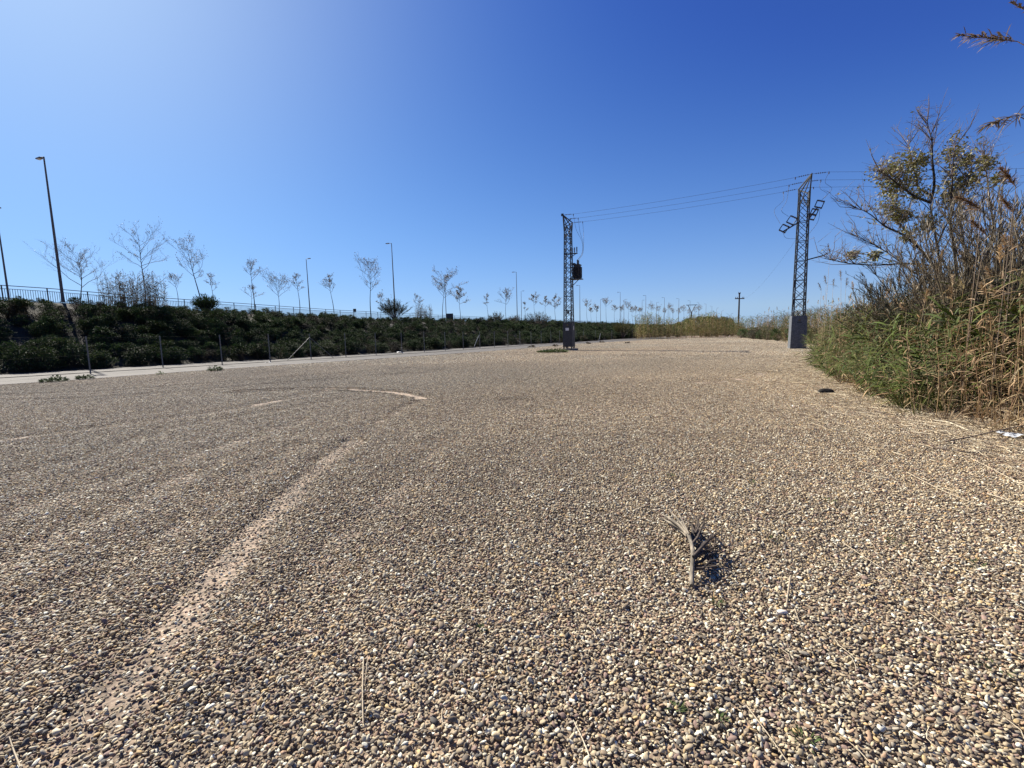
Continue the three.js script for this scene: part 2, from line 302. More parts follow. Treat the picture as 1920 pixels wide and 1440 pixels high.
{ // farther pebbles in small patches
  const variants = 10, T = 0.25, r = rng(23), geos = [];
  for (let k = 0; k < variants; k++) {
    const pos = [], nor = [], col = [], uv = []; const base = [0, 1, 2, 3].map((j) => pebbleGeo(1, 90 + k * 4 + j));
    const s = 0.0150, q = new THREE.Quaternion(), e = new THREE.Euler(), mt = new THREE.Matrix4(), nm = new THREE.Matrix3(), v = V(), n = V();
    for (let x = -T / 2; x < T / 2; x += s) for (let z = -T / 2; z < T / 2; z += s) {
      const a = 0.0078 * Math.exp(0.30 * (r() + r() + r() - 1.5) * 2), g = base[(r() * 4) | 0], c = pebbleColor(r);
      e.set((r() - 0.5) * 1.5, r() * 6.283, (r() - 0.5) * 1.5); q.setFromEuler(e);
      mt.compose(V(x + (r() - 0.5) * s * 2, -0.012 + r() * 0.018 + a * 0.15, z + (r() - 0.5) * s * 2), q, V(a * U(1, 1.45, r), a * U(0.8, 1.15, r), a)); nm.getNormalMatrix(mt);
      const ix = g.index;
      for (let t = 0; t < ix.count; t++) { const id = ix.getX(t); v.fromBufferAttribute(g.attributes.position, id).applyMatrix4(mt); n.fromBufferAttribute(g.attributes.normal, id).applyMatrix3(nm).normalize(); pos.push(v.x, v.y, v.z); nor.push(n.x, n.y, n.z); col.push(...c); uv.push(0, 0); }
    }
    const g = new THREE.BufferGeometry(); g.setAttribute('position', new THREE.Float32BufferAttribute(pos, 3)); g.setAttribute('normal', new THREE.Float32BufferAttribute(nor, 3)); g.setAttribute('color', new THREE.Float32BufferAttribute(col, 3)); g.setAttribute('uv', new THREE.Float32BufferAttribute(uv, 2)); geos.push(g);
  }
  const lists = geos.map(() => ({ m: [], c: [] })), q = new THREE.Quaternion(), q2 = new THREE.Quaternion(), mt = new THREE.Matrix4();
  const put = (x, d, S) => {
    if (!inLot(x, d)) return;
    const h = lotH(x, -d), dx = (lotH(x + 0.1, -d) - lotH(x - 0.1, -d)) / 0.2, dz = (lotH(x, -d + 0.1) - lotH(x, -d - 0.1)) / 0.2;
    if (h < -0.045) return;
    q.setFromUnitVectors(V(0, 1, 0), V(-dx, 1, -dz).normalize()); q2.setFromAxisAngle(V(0, 1, 0), ((r() * 4) | 0) * Math.PI / 2 + (r() - 0.5) * 0.3); q.multiply(q2);
    mt.compose(V(x, h, -d), q, V(S * 1.06, S > 1.5 ? 1.5 : S, S * 1.06));
    const L = lists[(r() * geos.length) | 0]; L.m.push(...mt.elements);
    L.c.push(...tone(x, d));
  };
  for (let d = NEAR; d < 26; d += T) for (let x = Math.max(pathNear(d) - 0.5, -1.22 * d - 3); x < Math.min(thicketEdge(d) + 2, 1.22 * d + 3); x += T) put(x + (r() - 0.5) * 0.05, d + (r() - 0.5) * 0.05, 1);
  for (let d = 26; d < LOT_FAR; d += 2 * T) for (let x = pathNear(d) - 0.5; x < thicketEdge(d) + 2; x += 2 * T) put(x, d, 2);
  for (let d = -1; d < NEAR; d += T) for (let x = -16; x < 9; x += T) if (Math.abs(x) > 1.2 * Math.max(d, 0.7) + 0.95 || d < 0.7) put(x, d, 1);
  lists.forEach((L, k) => {
    const im = new THREE.InstancedMesh(geos[k], M.pebble, L.m.length / 16); im.instanceMatrix.array.set(L.m); im.instanceColor = new THREE.InstancedBufferAttribute(new Float32Array(L.c), 3);
    im.name = 'pebbles'; im.userData.kind = 'stuff'; im.castShadow = im.receiveShadow = true; gravel.add(im);
  });
}

// ---------------------------------------------------------------- vegetation kits
function instanced(parent, name, geo, mat, list) {   // list: [pos, yaw, tiltX, tiltZ, sx, sy, color]
  if (!list.length) return null;
  const im = new THREE.InstancedMesh(geo, mat, list.length), o = new THREE.Object3D(), c = new THREE.Color();
  list.forEach(([p, yaw, tx, tz, sx, sy, col], k) => { o.position.copy(p); o.rotation.set(tx, yaw, tz, 'ZXY'); o.scale.set(sx, sy, sx); o.updateMatrix(); im.setMatrixAt(k, o.matrix); c.setRGB(...col); im.setColorAt(k, c); });
  im.name = name; im.userData.kind = 'stuff'; im.castShadow = im.receiveShadow = true; parent.add(im); return im;
}
const stuff = (name, label, category) => { const g = new THREE.Group(); g.name = numbered(name); scene.add(g); return tag(g, label, category, null, 'stuff'); };

function shrubGeo(seed, nLeaf, len, wid, cols, clumps = 14) {      // about 1 m across, 1 m tall, standing on y = 0
  const r = rng(seed), b = new B();
  const cl = []; for (let k = 0; k < clumps; k++) { const a = r() * 6.283, h = Math.pow(r(), 0.7), q = Math.sqrt(1 - h * h * 0.8) * U(0.25, 0.55, r); cl.push([V(Math.cos(a) * q, 0.12 + h * 0.82, Math.sin(a) * q), U(0.12, 0.24, r)]); }
  for (const [c] of cl) b.tube([V(U(-0.05, 0.05, r), -0.1, U(-0.05, 0.05, r)), V(c.x * 0.5, c.y * 0.55, c.z * 0.5), c], [0.016, 0.010, 0.004], 3, [0.06, 0.045, 0.03], false);
  for (let k = 0; k < nLeaf; k++) {
    const [c, R] = cl[(r() * clumps) | 0]; const o = V(r() * 2 - 1, r() * 2 - 1, r() * 2 - 1); if (o.lengthSq() > 1) { k--; continue; } o.multiplyScalar(R); o.y *= 0.8;
    const p = c.clone().add(o); const dir = o.clone().multiplyScalar(3).add(V(U(-0.5, 0.5, r), U(-0.1, 0.7, r), U(-0.5, 0.5, r))).normalize(); const n = V(U(-0.7, 0.7, r), 1, U(-0.7, 0.7, r)).normalize();
    const col = cols[(r() * cols.length) | 0], f = U(0.75, 1.25, r); b.leaf(p, dir, n, len * U(0.7, 1.3, r), wid * U(0.7, 1.3, r), [col[0] * f, col[1] * f, col[2] * f]);
  }
  return b.geo();
}
const greens = [[0.04, 0.075, 0.02], [0.0306, 0.0495, 0.0162], [0.0378, 0.0594, 0.018], [0.0252, 0.0414, 0.0144], [0.0495, 0.063, 0.0234]];
const drabs = [[0.0495, 0.0432, 0.027], [0.0378, 0.0378, 0.0198], [0.0585, 0.0495, 0.0324]];
const shrubs = [shrubGeo(1, 980, 0.10, 0.04, greens, 24), shrubGeo(2, 980, 0.11, 0.038, greens, 28), shrubGeo(3, 900, 0.115, 0.045, greens, 20), shrubGeo(4, 800, 0.085, 0.035, drabs, 24)];

{ // vegetation covering the embankment
  const g = stuff('embankment_scrub', 'dense dark green scrub covering the embankment slope', 'scrub'), L = [[], [], [], []], r = rng(31);
  const add = (x, d, s, dry) => { const k = dry ? 3 : (r() * 3) | 0; const f = U(0.7, 1.2, r); L[k].push([V(x, embH(x, d) - 0.12, -d), r() * 6.28, U(-0.15, 0.15, r), U(-0.15, 0.15, r), s * U(0.95, 1.35, r), s, [f * U(0.9, 1.1, r), f, f * U(0.8, 1.1, r)]]); };
  for (let d = 10; d < 215; d += 0.66 + d * 0.007) {
    const a = pathFar(d), bb = lampRow(d) + 1.4, step = 0.66 + d * 0.007;
    for (let x = a - 0.35; x > bb; x -= step) {
      const t = (a - x) / (a - bb), px = x + U(-0.8, 0.8, r), pd = d + U(-0.8, 0.8, r), n = fbm(px * 0.3, pd * 0.3, 3);
      if (px > pathFar(pd) - 0.15) continue;
      const front = sstep(0.28, 0.0, t); let s = U(0.7, 1.2, r) * (0.85 + 1.1 * Math.max(0, n - 0.34)) + 0.3 * front; if (t > 0.85) s *= 0.56; else if (t > 0.72) s *= 0.75;
      if (d > 80) s *= 1.25;
      add(px, pd, s, r() < (t > 0.55 ? 0.22 : 0.06) + (n < 0.4 ? 0.15 : 0));
    }
  }
  L.forEach((l, k) => instanced(g, 'leaves', shrubs[k], M.leaf, l));
}

// reeds: a culm with alternating blades, about 2.5 m tall
const reedGreen = [[0.052, 0.072, 0.013], [0.066, 0.082, 0.016], [0.085, 0.092, 0.022], [0.05, 0.064, 0.016], [0.125, 0.1, 0.038]];
const reedDry = [[0.312, 0.22, 0.126], [0.246, 0.164, 0.0878], [0.369, 0.277, 0.167], [0.197, 0.126, 0.067]];
const pick = (a, r) => a[(r() * a.length) | 0];
const vary = (c, r, a = 0.78, b = 1.25) => { const f = U(a, b, r); return [c[0] * f, c[1] * f, c[2] * f]; };
function plume(b, top, dir, len, r, cols, n = 70, spread = 0.35) {
  const d = dir.clone().normalize(), side = V(r() - 0.5, 0, r() - 0.5).normalize();
  const axis = []; for (let k = 0; k <= 5; k++) { const t = k / 5; axis.push(top.clone().addScaledVector(d, len * t).addScaledVector(side, len * 0.22 * t * t).add(V(0, -len * 0.12 * t * t, 0))); }
  b.tube(axis, [0.004, 0.0035, 0.003, 0.0025, 0.002, 0.001], 3, pick(cols, r), false);
  for (let k = 0; k < n; k++) {
    const t = Math.pow(r(), 0.8), i = Math.min(4, (t * 5) | 0), p = axis[i].clone().lerp(axis[i + 1], t * 5 - i);
    const dd = d.clone().addScaledVector(side, U(0.2, 1.2, r)).add(V(U(-1, 1, r) * spread * 2, U(-0.5, 0.5, r), U(-1, 1, r) * spread * 2)).normalize();
    b.blade(p, dd, len * U(0.22, 0.5, r) * (1.05 - 0.6 * t), 0.007 + 0.006 * r(), 0.28, vary(pick(cols, r), r), 3, r);
  }
}
function reedGeo(seed, dry, H = 2.5, withPlume = false) {
  const r = rng(seed), b = new B(); const bend = V(U(-0.25, 0.25, r), 0, U(-0.25, 0.25, r));
  const at = (t) => V(bend.x * t * t, H * t, bend.z * t * t); const cc = dry ? vary(pick(reedDry, r), r) : vary(r() < 0.5 ? [0.2, 0.17, 0.08] : [0.13, 0.14, 0.05], r);
  b.tube([at(0), at(0.35), at(0.7), at(1)], [0.009, 0.008, 0.006, 0.003], 4, cc, false);
  const n = dry ? 15 : 26;
  for (let k = 0; k < n; k++) {
    const t = (dry ? 0.12 : 0.15) + 0.85 * (k + r()) / n, a = (k % 2 ? 0 : Math.PI) + U(-0.9, 0.9, r) + seed; const isDry = dry ? r() < 0.93 : r() < 0.1 + 0.2 * (1 - t);
    const up = dry ? U(-0.6, 1.0, r) : U(0.35, 1.3, r);
    b.blade(at(Math.min(1, t)), V(Math.cos(a), up, Math.sin(a)), isDry ? U(0.28, 0.55, r) : U(0.34, 0.72, r), isDry ? U(0.012, 0.026, r) : U(0.018, 0.036, r), isDry ? U(0.15, 0.55, r) : U(0.08, 0.3, r), isDry ? vary(pick(reedDry, r), r) : vary(pick(reedGreen, r), r), 3, r);
  }
  if (withPlume) plume(b, at(1), V(bend.x, 1, bend.z), 0.36, r, [[0.34, 0.26, 0.15], [0.42, 0.33, 0.2]], 70, 0.3);
  return b.geo();
}
function tuftGeo(seed, H, cols, n = 34, wid = 0.026) {
  const r = rng(seed), b = new B();
  for (let k = 0; k < n; k++) { const a = r() * 6.283, q = r() * 0.16; b.blade(V(Math.cos(a) * q, -0.02, Math.sin(a) * q), V(Math.cos(a + U(-0.6, 0.6, r)) * U(0.25, 0.9, r), 1, Math.sin(a + U(-0.6, 0.6, r)) * U(0.25, 0.9, r)), H * U(0.5, 1.1, r), wid * U(0.6, 1.3, r), U(0.08, 0.34, r), vary(pick(cols, r), r), 4, r); }
  return b.geo();
}
function caneGeo(seed) {                          // leaning young cane with broad drooping leaves, about 2 m
  const r = rng(seed), b = new B(), H = 2.0, bend = V(U(-0.3, 0.3, r), 0, U(-0.3, 0.3, r)), at = (t) => V(bend.x * t * t, H * t, bend.z * t * t);
  b.tube([at(0), at(0.35), at(0.7), at(1)], [0.012, 0.011, 0.008, 0.004], 5, vary([0.075, 0.085, 0.03], r), false);
  for (let k = 0; k < 20; k++) { const t = 0.12 + 0.88 * (k + r()) / 20, a = (k % 2 ? 0 : Math.PI) + U(-0.5, 0.5, r) + seed, dead = r() < 0.1 + 0.25 * (1 - t); b.blade(at(Math.min(1, t)), V(Math.cos(a), U(0.3, 1.1, r), Math.sin(a)), U(0.45, 0.85, r), U(0.034, 0.056, r), U(0.14, 0.36, r), dead ? vary(pick(reedDry, r), r) : vary(pick([[0.042, 0.062, 0.009], [0.058, 0.08, 0.012], [0.034, 0.05, 0.010], [0.075, 0.088, 0.018]], r), r), 5, r); }
  return b.geo();
}
const caneG = [0, 1, 2, 3].map((k) => caneGeo(280 + k));
const reedG = [0, 1, 2, 3].map((k) => reedGeo(200 + k, false)), reedD = [0, 1, 2, 3].map((k) => reedGeo(220 + k, true)), reedP = [0, 1, 2].map((k) => reedGeo(240 + k, true, 2.9, true));
const tuftG = [0, 1, 2].map((k) => tuftGeo(260 + k, 0.8, [...reedGreen, ...reedGreen, [0.3, 0.24, 0.12]], 30, 0.012)), tuftD = [0, 1].map((k) => tuftGeo(270 + k, 0.7, reedDry, 30, 0.016));

{ // the thicket along the right side of the lot, with the far reed bank
  const g = stuff('reed_thicket', 'dense thicket of green and dry reeds beside the lot', 'reeds'), r = rng(41);
  const LG = reedG.map(() => []), LD = reedD.map(() => []), LP = reedP.map(() => []), TG = tuftG.map(() => []), TD = tuftD.map(() => []), SH = shrubs.map(() => []), LC = caneG.map(() => []);
  const one = (lists, x, d, s, tilt, f = 1, leanX = 0, leanZ = 0) => { const k = (r() * lists.length) | 0, q = U(0.75, 1.2, r) * f; lists[k].push([V(x, -0.02, -d), r() * 6.28, U(-tilt, tilt, r) + leanZ, U(-tilt, tilt, r) + leanX, s * U(0.9, 1.15, r), s, [q * U(0.92, 1.1, r), q, q * U(0.85, 1.08, r)]]); };
  for (let d = 4.2; d < 88; d += 0.16 + d * 0.0105) {
    const st = 0.16 + d * 0.0105;
    for (let x = thicketEdge(d); x < thicketEdge(d) + 8.5; x += st) {
      const px = x + U(-0.25, 0.25, r), pd = d + U(-0.25, 0.25, r), inn = px - thicketEdge(pd); if (inn < 0.05) continue;
      const n = fbm(px * 0.45 + 3, pd * 0.45, 3);
      const dryZone = pd < 8.2 ? 0.97 : pd < 10 ? 0.7 - 0.5 * sstep(1.8, 0.4, inn) : pd < 17 ? 0.62 - 0.42 * sstep(2.6, 1.0, inn) : 0.6 - 0.25 * sstep(1.5, 0, inn);
      const rise = sstep(-0.1, 2.2, inn); let s = ((pd < 8.5 ? 0.6 : 0.42) + (pd < 8.5 ? 0.4 : 0.62) * rise) * U(0.75, 1.12, r); if (pd > 30) s *= 1.15; if (pd > 45) s *= 1.25;
      if (inn < 1.1 && r() < 0.35) one(pd < 7.4 || r() < 0.3 ? TD : TG, px, pd, U(0.5, 1.0, r), 0.25);
      const dry = r() < dryZone + (n - 0.45) * 1.3, out = sstep(1.6, 0, inn);
      if (dry) one(r() < (pd < 13 ? 0.2 : 0.1) && inn > 0.9 ? LP : LD, px, pd, s, inn < 1 ? 0.2 : 0.12, 1, 0.1 * out); else if (inn < 2.6 && pd > 7.6 && pd < 21 && r() < 0.62) one(LC, px, pd, (0.45 + 0.5 * sstep(0, 1.8, inn)) * U(0.8, 1.15, r), 0.2, 1, out * U(0.2, 1.0, r), out * U(-0.2, 0.6, r)); else one(LG, px, pd, s * (1 + 0.2 * out), 0.16, 1, out * U(0.1, 0.95, r), out * U(-0.2, 0.5, r));
    }
  }
  for (let k = 0; k < 40; k++) { const d = U(40, 84, r), x = thicketEdge(d) + U(-0.2, 2, r); one(r() < 0.6 ? [SH[3]] : SH, x, d, U(0.9, 1.8, r), 0.1, 1.8); }
  for (let k = 0; k < 26; k++) { const d = U(18, 36, r), x = thicketEdge(d) + U(0.4, 4, r); one(SH, x, d, U(0.8, 1.6, r), 0.1); }
  for (let d = 87.5; d < 96; d += 0.75) for (let x = 24.5 + (d - 88) * 0.4; x < 50; x += 0.55) {
    const inn = Math.min(d - 87.5, x - 24); const s = (1.0 + 0.75 * sstep(0, 3, inn)) * U(0.8, 1.1, r) * (1 + 0.15 * Math.sin(x * 0.5)); const px = x + U(-0.3, 0.3, r), pd = d + U(-0.3, 0.3, r);
    r() < 0.62 ? one(LG, px, pd, s, 0.1, 1.7) : one(LD, px, pd, s, 0.1, 1.15);
  }
  for (let k = 0; k < 90; k++) one(SH, U(16, 60, r), U(98, 150, r), U(1.6, 3.2, r), 0.1);
  for (let k = 0; k < 160; k++) { const a = r() * 6.28, q = Math.sqrt(r()), c = P(1322, 617, 135); one(r() < 0.5 ? [SH[3]] : SH, c.x + Math.cos(a) * q * 9.5, 135 + Math.sin(a) * q * 11, U(1.2, 2.2, r), 0.1, 2.0); const L = SH.find((l) => l.length && Math.abs(l[l.length - 1][0].x - (c.x + Math.cos(a) * q * 9.5)) < 1e-6); L[L.length - 1][0].y = 4.3 * Math.sqrt(Math.max(0, 1 - q * q)) - 0.4; }
  for (const [L, G2, nm] of [[LC, caneG, 'canes'], [LG, reedG, 'reeds'], [LD, reedD, 'reeds'], [LP, reedP, 'reeds'], [TG, tuftG, 'blades'], [TD, tuftD, 'blades']]) L.forEach((l, k) => instanced(g, nm, G2[k], M.reed, l));
  SH.forEach((l, k) => instanced(g, 'leaves', shrubs[k], M.leaf, l));
}
{ // straw and broken stalks strewn in front of the thicket
  const g = stuff('straw_litter', 'scattered dry reed straw lying on the gravel beside the reeds', 'straw'), r = rng(47), L = [[], [], []];
  const geos = [0, 1, 2].map((k) => { const b = new B(), q = rng(300 + k); const pts = [0, 1, 2, 3].map((i) => V((i / 3 - 0.5), U(-0.01, 0.02, q), U(-0.05, 0.05, q))); b.tube(pts, [0.006, 0.007, 0.006, 0.003], 4, W1, false); return b.geo(); });
  for (let k = 0; k < 7500; k++) {
    const d = 3 + 27 * Math.pow(r(), 1.6), off = -Math.abs(r() + r() + r() - 1.5) * 2.3 + 0.9; const x = thicketEdge(d) + off - (r() < 0.12 ? r() * 3 : 0);
    const c = vary(pick([[0.38, 0.31, 0.2], [0.3, 0.235, 0.15], [0.44, 0.38, 0.27], [0.16, 0.115, 0.075]], r), r); const len = U(0.05, 0.34, r) * (r() < 0.06 ? 1.6 : 1);
    L[(r() * 3) | 0].push([V(x, lotH(x, -d) + 0.012 + r() * 0.012, -d), r() * 6.28, 0, U(-0.05, 0.05, r), len, U(0.3, 0.75, r), c]);
  }
  for (let k = 0; k < 60; k++) { const p = G(U(150, 1900, r), U(820, 1440, r)); L[(r() * 3) | 0].push([V(p.x, lotH(p.x, p.z) + 0.014, p.z), r() * 6.28, 0, U(-0.05, 0.05, r), U(0.05, 0.18, r), 0.28, vary([0.42, 0.35, 0.24], r)]); }
  L.forEach((l, k) => {
    const im = new THREE.InstancedMesh(geos[k], M.pebbleI, l.length), o = new THREE.Object3D(), c = new THREE.Color();
    l.forEach(([p, yaw, tx, tz, len, th, col], i) => { o.position.copy(p); o.rotation.set(tx, yaw, tz); o.scale.set(len, th, th); o.updateMatrix(); im.setMatrixAt(i, o.matrix); c.setRGB(...col); im.setColorAt(i, c); });
    im.name = 'straws'; im.userData.kind = 'stuff'; im.castShadow = im.receiveShadow = true; g.add(im);
  });
}

// ---------------------------------------------------------------- railing on the embankment
{
  const t = thing('railing', 'long dark metal railing along the top of the embankment', 'railing');
  const line = (d) => V(lampRow(d) + 0.75, roadY(d) + 0.02, -d), up = (p, h) => V(p.x, p.y + h, p.z);
  const pts = []; let acc = 0, last = line(16); pts.push(last.clone());
  for (let d = 16; d < 170; d += 0.05) { const p = line(d); acc += p.distanceTo(last); last = p; if (acc >= 2.5) { pts.push(p.clone()); acc = 0; } }
  const postG = new B().box(0, 0.56, 0, 0.06, 1.12, 0.06).geo(), balG = new B().box(0, 0.46, 0, 0.022, 0.84, 0.022).geo();
  const rest = []; let n = 0;
  for (let k = 0; k < pts.length - 1; k++) {
    const a = pts[k], b = pts[k + 1]; const po = obj('post', postG, M.rail, t); po.position.copy(a);
    obj('top_rail', new B().beam(up(a, 1.14), up(b, 1.14), 0.06, 0.05), M.rail, t); obj('middle_rail', new B().beam(up(a, 0.9), up(b, 0.9), 0.035, 0.035), M.rail, t); obj('bottom_rail', new B().beam(up(a, 0.06), up(b, 0.06), 0.035, 0.035), M.rail, t);
    for (let j = 1; j < 18; j++) { const p = a.clone().lerp(b, j / 18); if (a.z < -30 && n < 300) { const m = obj('baluster', balG, M.rail, t); m.position.copy(p); n++; } else rest.push(p); }
  }
  const im = new THREE.InstancedMesh(balG, M.rail, rest.length), o = new THREE.Object3D(); rest.forEach((p, k) => { o.position.copy(p); o.updateMatrix(); im.setMatrixAt(k, o.matrix); }); im.name = 'balusters'; im.userData.kind = 'stuff'; t.add(im);
}

// ---------------------------------------------------------------- street lamps
function lampGeo(h, thick = 1) { return { pole: new B().tube([V(0, 0, 0), V(0, 0.6, 0), V(0, h * 0.5, 0), V(0, h, 0)], [0.13 * thick, 0.105 * thick, 0.082 * thick, 0.05 * thick], 8), base: new B().box(0, 0.02, 0, 0.36, 0.04, 0.36), arm: new B().tube([V(0, h - 0.04, 0), V(-0.3, h + 0.04, 0), V(-0.55, h + 0.05, 0)], 0.035, 6), head: new B().hexa([V(-0.5, h - 0.02, 0.11), V(-0.5, h - 0.02, -0.11), V(-1.15, h + 0.02, -0.15), V(-1.15, h + 0.02, 0.15), V(-0.5, h + 0.09, 0.09), V(-0.5, h + 0.09, -0.09), V(-1.12, h + 0.1, -0.13), V(-1.12, h + 0.1, 0.13)].map((v) => v)), }; }
const lensM = std([0.5, 0.5, 0.48], 0.3);
function lamp(px, py, d, baseY, turn, label, group) {
  const top = P(px, py, d), h = top.y - baseY; const t = thing('street_lamp', label, 'street lamp', V(top.x, baseY, -d), turn, group), g = lampGeo(h);
  obj('pole', g.pole, M.lamp, t); obj('base_plate', g.base, M.lamp, t); obj('arm', g.arm, M.lamp, t); const hd = obj('lamp_head', g.head, M.lamp, t); obj('lens', new B().box(-0.85, h - 0.012, 0, 0.45, 0.02, 0.2), lensM, hd); return t;
}
const near = 'street lamps on the near side of the embankment road', far = 'street lamps on the far side of the embankment road';
const turnAway = -0.48, turnBack = -0.48 + Math.PI;
lamp(82, 294, 36, roadY(36), turnAway, 'tall dark street lamp at the railing beside the widest bare tree', near);
lamp(734, 456, 73, roadY(73), turnAway, 'tall street lamp rising out of the dark broom bush', near);
lamp(574, 486, 86, roadY(86), turnBack, 'street lamp with its arm turned away from the fence, between two slim bare trees', far);
lamp(-8, 393, 50, roadY(50), turnBack, 'street lamp cut by the edge beside the bare end of the railing', far);
lamp(968, 510, 110, roadY(110), turnAway, 'tall street lamp closest to the transformer pylon', near);
for (const [x, y, row] of [[1087, 535, 0], [1163, 548, 0], [1211, 554, 0], [1246, 558, 0], [1273, 560, 0], [1294, 564, 0], [1310, 567, 0], [1324, 570, 0], [1335, 574, 0], [834, 526, 1], [977, 546, 1], [1126, 561, 1], [1170, 562, 1], [1204, 563, 1], [1231, 567, 1], [1253, 569, 1], [1344, 578, 1], [1353, 583, 1], [1371, 588, 1]]) {
  const hz = HORIZON - ROLL * (x - 960) ; let d = clamp((15.0) * FPX / (hz - y), 60, 285); if (x > 1300) d = 285;
  const base = Math.min(roadY(Math.min(d, 320)), P(x, y, d).y - 6);
  lamp(x, y, d, base, row ? turnBack : turnAway, row ? 'distant street lamp on the far side of the embankment road' : 'distant street lamp on the near side of the embankment road', row ? far : near);
}

// ---------------------------------------------------------------- bare trees
function growTree(r, H, cw, cb, o = {}) {          // H height, cw crown width, cb height where the crown starts
  const tr = new B(), tw = new B(), lf = new B(); const lean = V(U(-0.09, 0.09, r) + (o.lean || 0), 0, U(-0.06, 0.06, r)), a0 = r() * 6.28, wonk = U(0.05, 0.34, r); const rad = o.rad || 0.012 * H + 0.02, tk = o.twig || 1;
  const axis = (t) => V(lean.x * H * t + 0.012 * H * Math.sin(t * 7 + H), H * t, lean.z * H * t + 0.012 * H * Math.cos(t * 6));
  const pts = []; for (let k = 0; k <= 8; k++) pts.push(axis(k / 8 * 0.97)); tr.tube(pts, pts.map((_, k) => rad * (1 - k / 8.6)), 6);
  const leafCols = o.leafCols || [[0.12, 0.08, 0.045], [0.16, 0.12, 0.05], [0.09, 0.07, 0.04]];
  const nb = o.branches || 15;
  const addLeaf = (p, n) => { for (let k = 0; k < n; k++) { const q = p.clone().add(V(U(-0.1, 0.1, r), U(-0.12, 0.1, r), U(-0.1, 0.1, r))); lf.leaf(q, V(U(-1, 1, r), U(-0.8, 0.6, r), U(-1, 1, r)).normalize(), V(U(-1, 1, r), 1, U(-1, 1, r)).normalize(), (o.leafLen || 0.13) * U(0.7, 1.3, r), (o.leafLen || 0.13) * 0.6, vary(pick(leafCols, r), r)); } };
  for (let k = 0; k < nb; k++) {
    const t = cb / H + (0.96 - cb / H) * Math.pow((k + 0.3) / nb, 0.9), p0 = axis(t * 0.97), a = k * 2.4 + U(-0.4, 0.4, r); const rel = (t - cb / H) / (1 - cb / H);
    const L = cw * 0.5 * (o.round ? Math.sin(Math.PI * (0.22 + 0.72 * rel)) : (1.05 - 0.8 * rel)) * U(0.55, 1.3, r) * (1 + wonk * Math.cos(a - a0)) + 0.15; if (r() < 0.12) continue; let dir = V(Math.cos(a), U(0.3, 1.15, r) + 0.7 * rel * rel, Math.sin(a)).normalize();
    const bp = [p0]; let p = p0.clone(); const seg = 4, br = rad * (1 - t) * 0.55 + 0.009 * tk;
    const dirs = []; for (let s = 0; s < seg; s++) { p = p.clone().addScaledVector(dir, L * 1.15 / seg); bp.push(p); dirs.push(dir.clone()); dir = dir.clone().add(V(U(-0.38, 0.38, r), U(-0.15, 0.34, r), U(-0.38, 0.38, r))).normalize(); }
    tr.tube(bp, bp.map((_, i) => br * (1 - i / (seg + 0.6))), 4, W1, false);
    const ns = o.sub || 7;
    for (let s = 0; s < ns; s++) {
      const u = 0.25 + 0.75 * (s + r()) / ns, i = Math.min(seg - 1, (u * seg) | 0), q0 = bp[i].clone().lerp(bp[i + 1], u * seg - i); const d2 = dirs[i].clone().add(V(U(-1, 1, r), U(-0.2, 0.8, r), U(-1, 1, r))).normalize(), l2 = L * U(0.22, 0.45, r) + 0.12;
      const q1 = q0.clone().addScaledVector(d2, l2 * 0.5), q2 = q1.clone().addScaledVector(d2.clone().add(V(U(-0.4, 0.4, r), U(0, 0.4, r), U(-0.4, 0.4, r))).normalize(), l2 * 0.5); tw.tube([q0, q1, q2], [0.007 * tk, 0.0055 * tk, 0.003 * tk], 3, W1, false);
      for (let w = 0; w < 5; w++) { const z0 = q0.clone().lerp(w < 1 ? q1 : q2, U(0.4, 1, r)), z1 = z0.clone().addScaledVector(d2.clone().add(V(U(-0.9, 0.9, r), U(-0.2, 0.8, r), U(-0.9, 0.9, r))).normalize(), l2 * U(0.3, 0.6, r)); tw.tube([z0, z1], [0.0045 * tk, 0.002 * tk], 3, W1, false); if (r() < ((o.leafy ?? 0.35) + 0.12)) addLeaf(z1, 1 + (r() * (o.leafN || 2)) | 0); }
    }
  }
  return { tr, tw, lf };
}
function tree(px, topY, d, baseY, cwPx, crownBotY, label, group, o = {}) {
  const top = P(px, topY, d), H = top.y - baseY, cw = 0.9 * cwPx * d / FPX, cb = P(px, crownBotY, d).y - baseY;
  const t = thing('bare_tree', label, 'tree', V(top.x, baseY, -d), 0, group), r = rng(((px * 131 + topY * 7) | 0) + 5);
  const g = growTree(r, H, cw, clamp(cb, 0.15 * H, 0.75 * H), { rad: 0.007 * H + 0.016, twig: 1.15 * clamp(d / 55, 0.8, 2.6), leafLen: 0.13 * clamp(d / 60, 0.8, 2), ...o });
  obj('trunk', g.tr, M.bark, t); obj('twigs', g.tw, M.twig, t); if (g.lf.p.length) obj('leaves', g.lf, M.leafThin, t); return t;
}
const bank = 'bare young trees along the embankment road', avenue = 'distant bare trees along the embankment road';
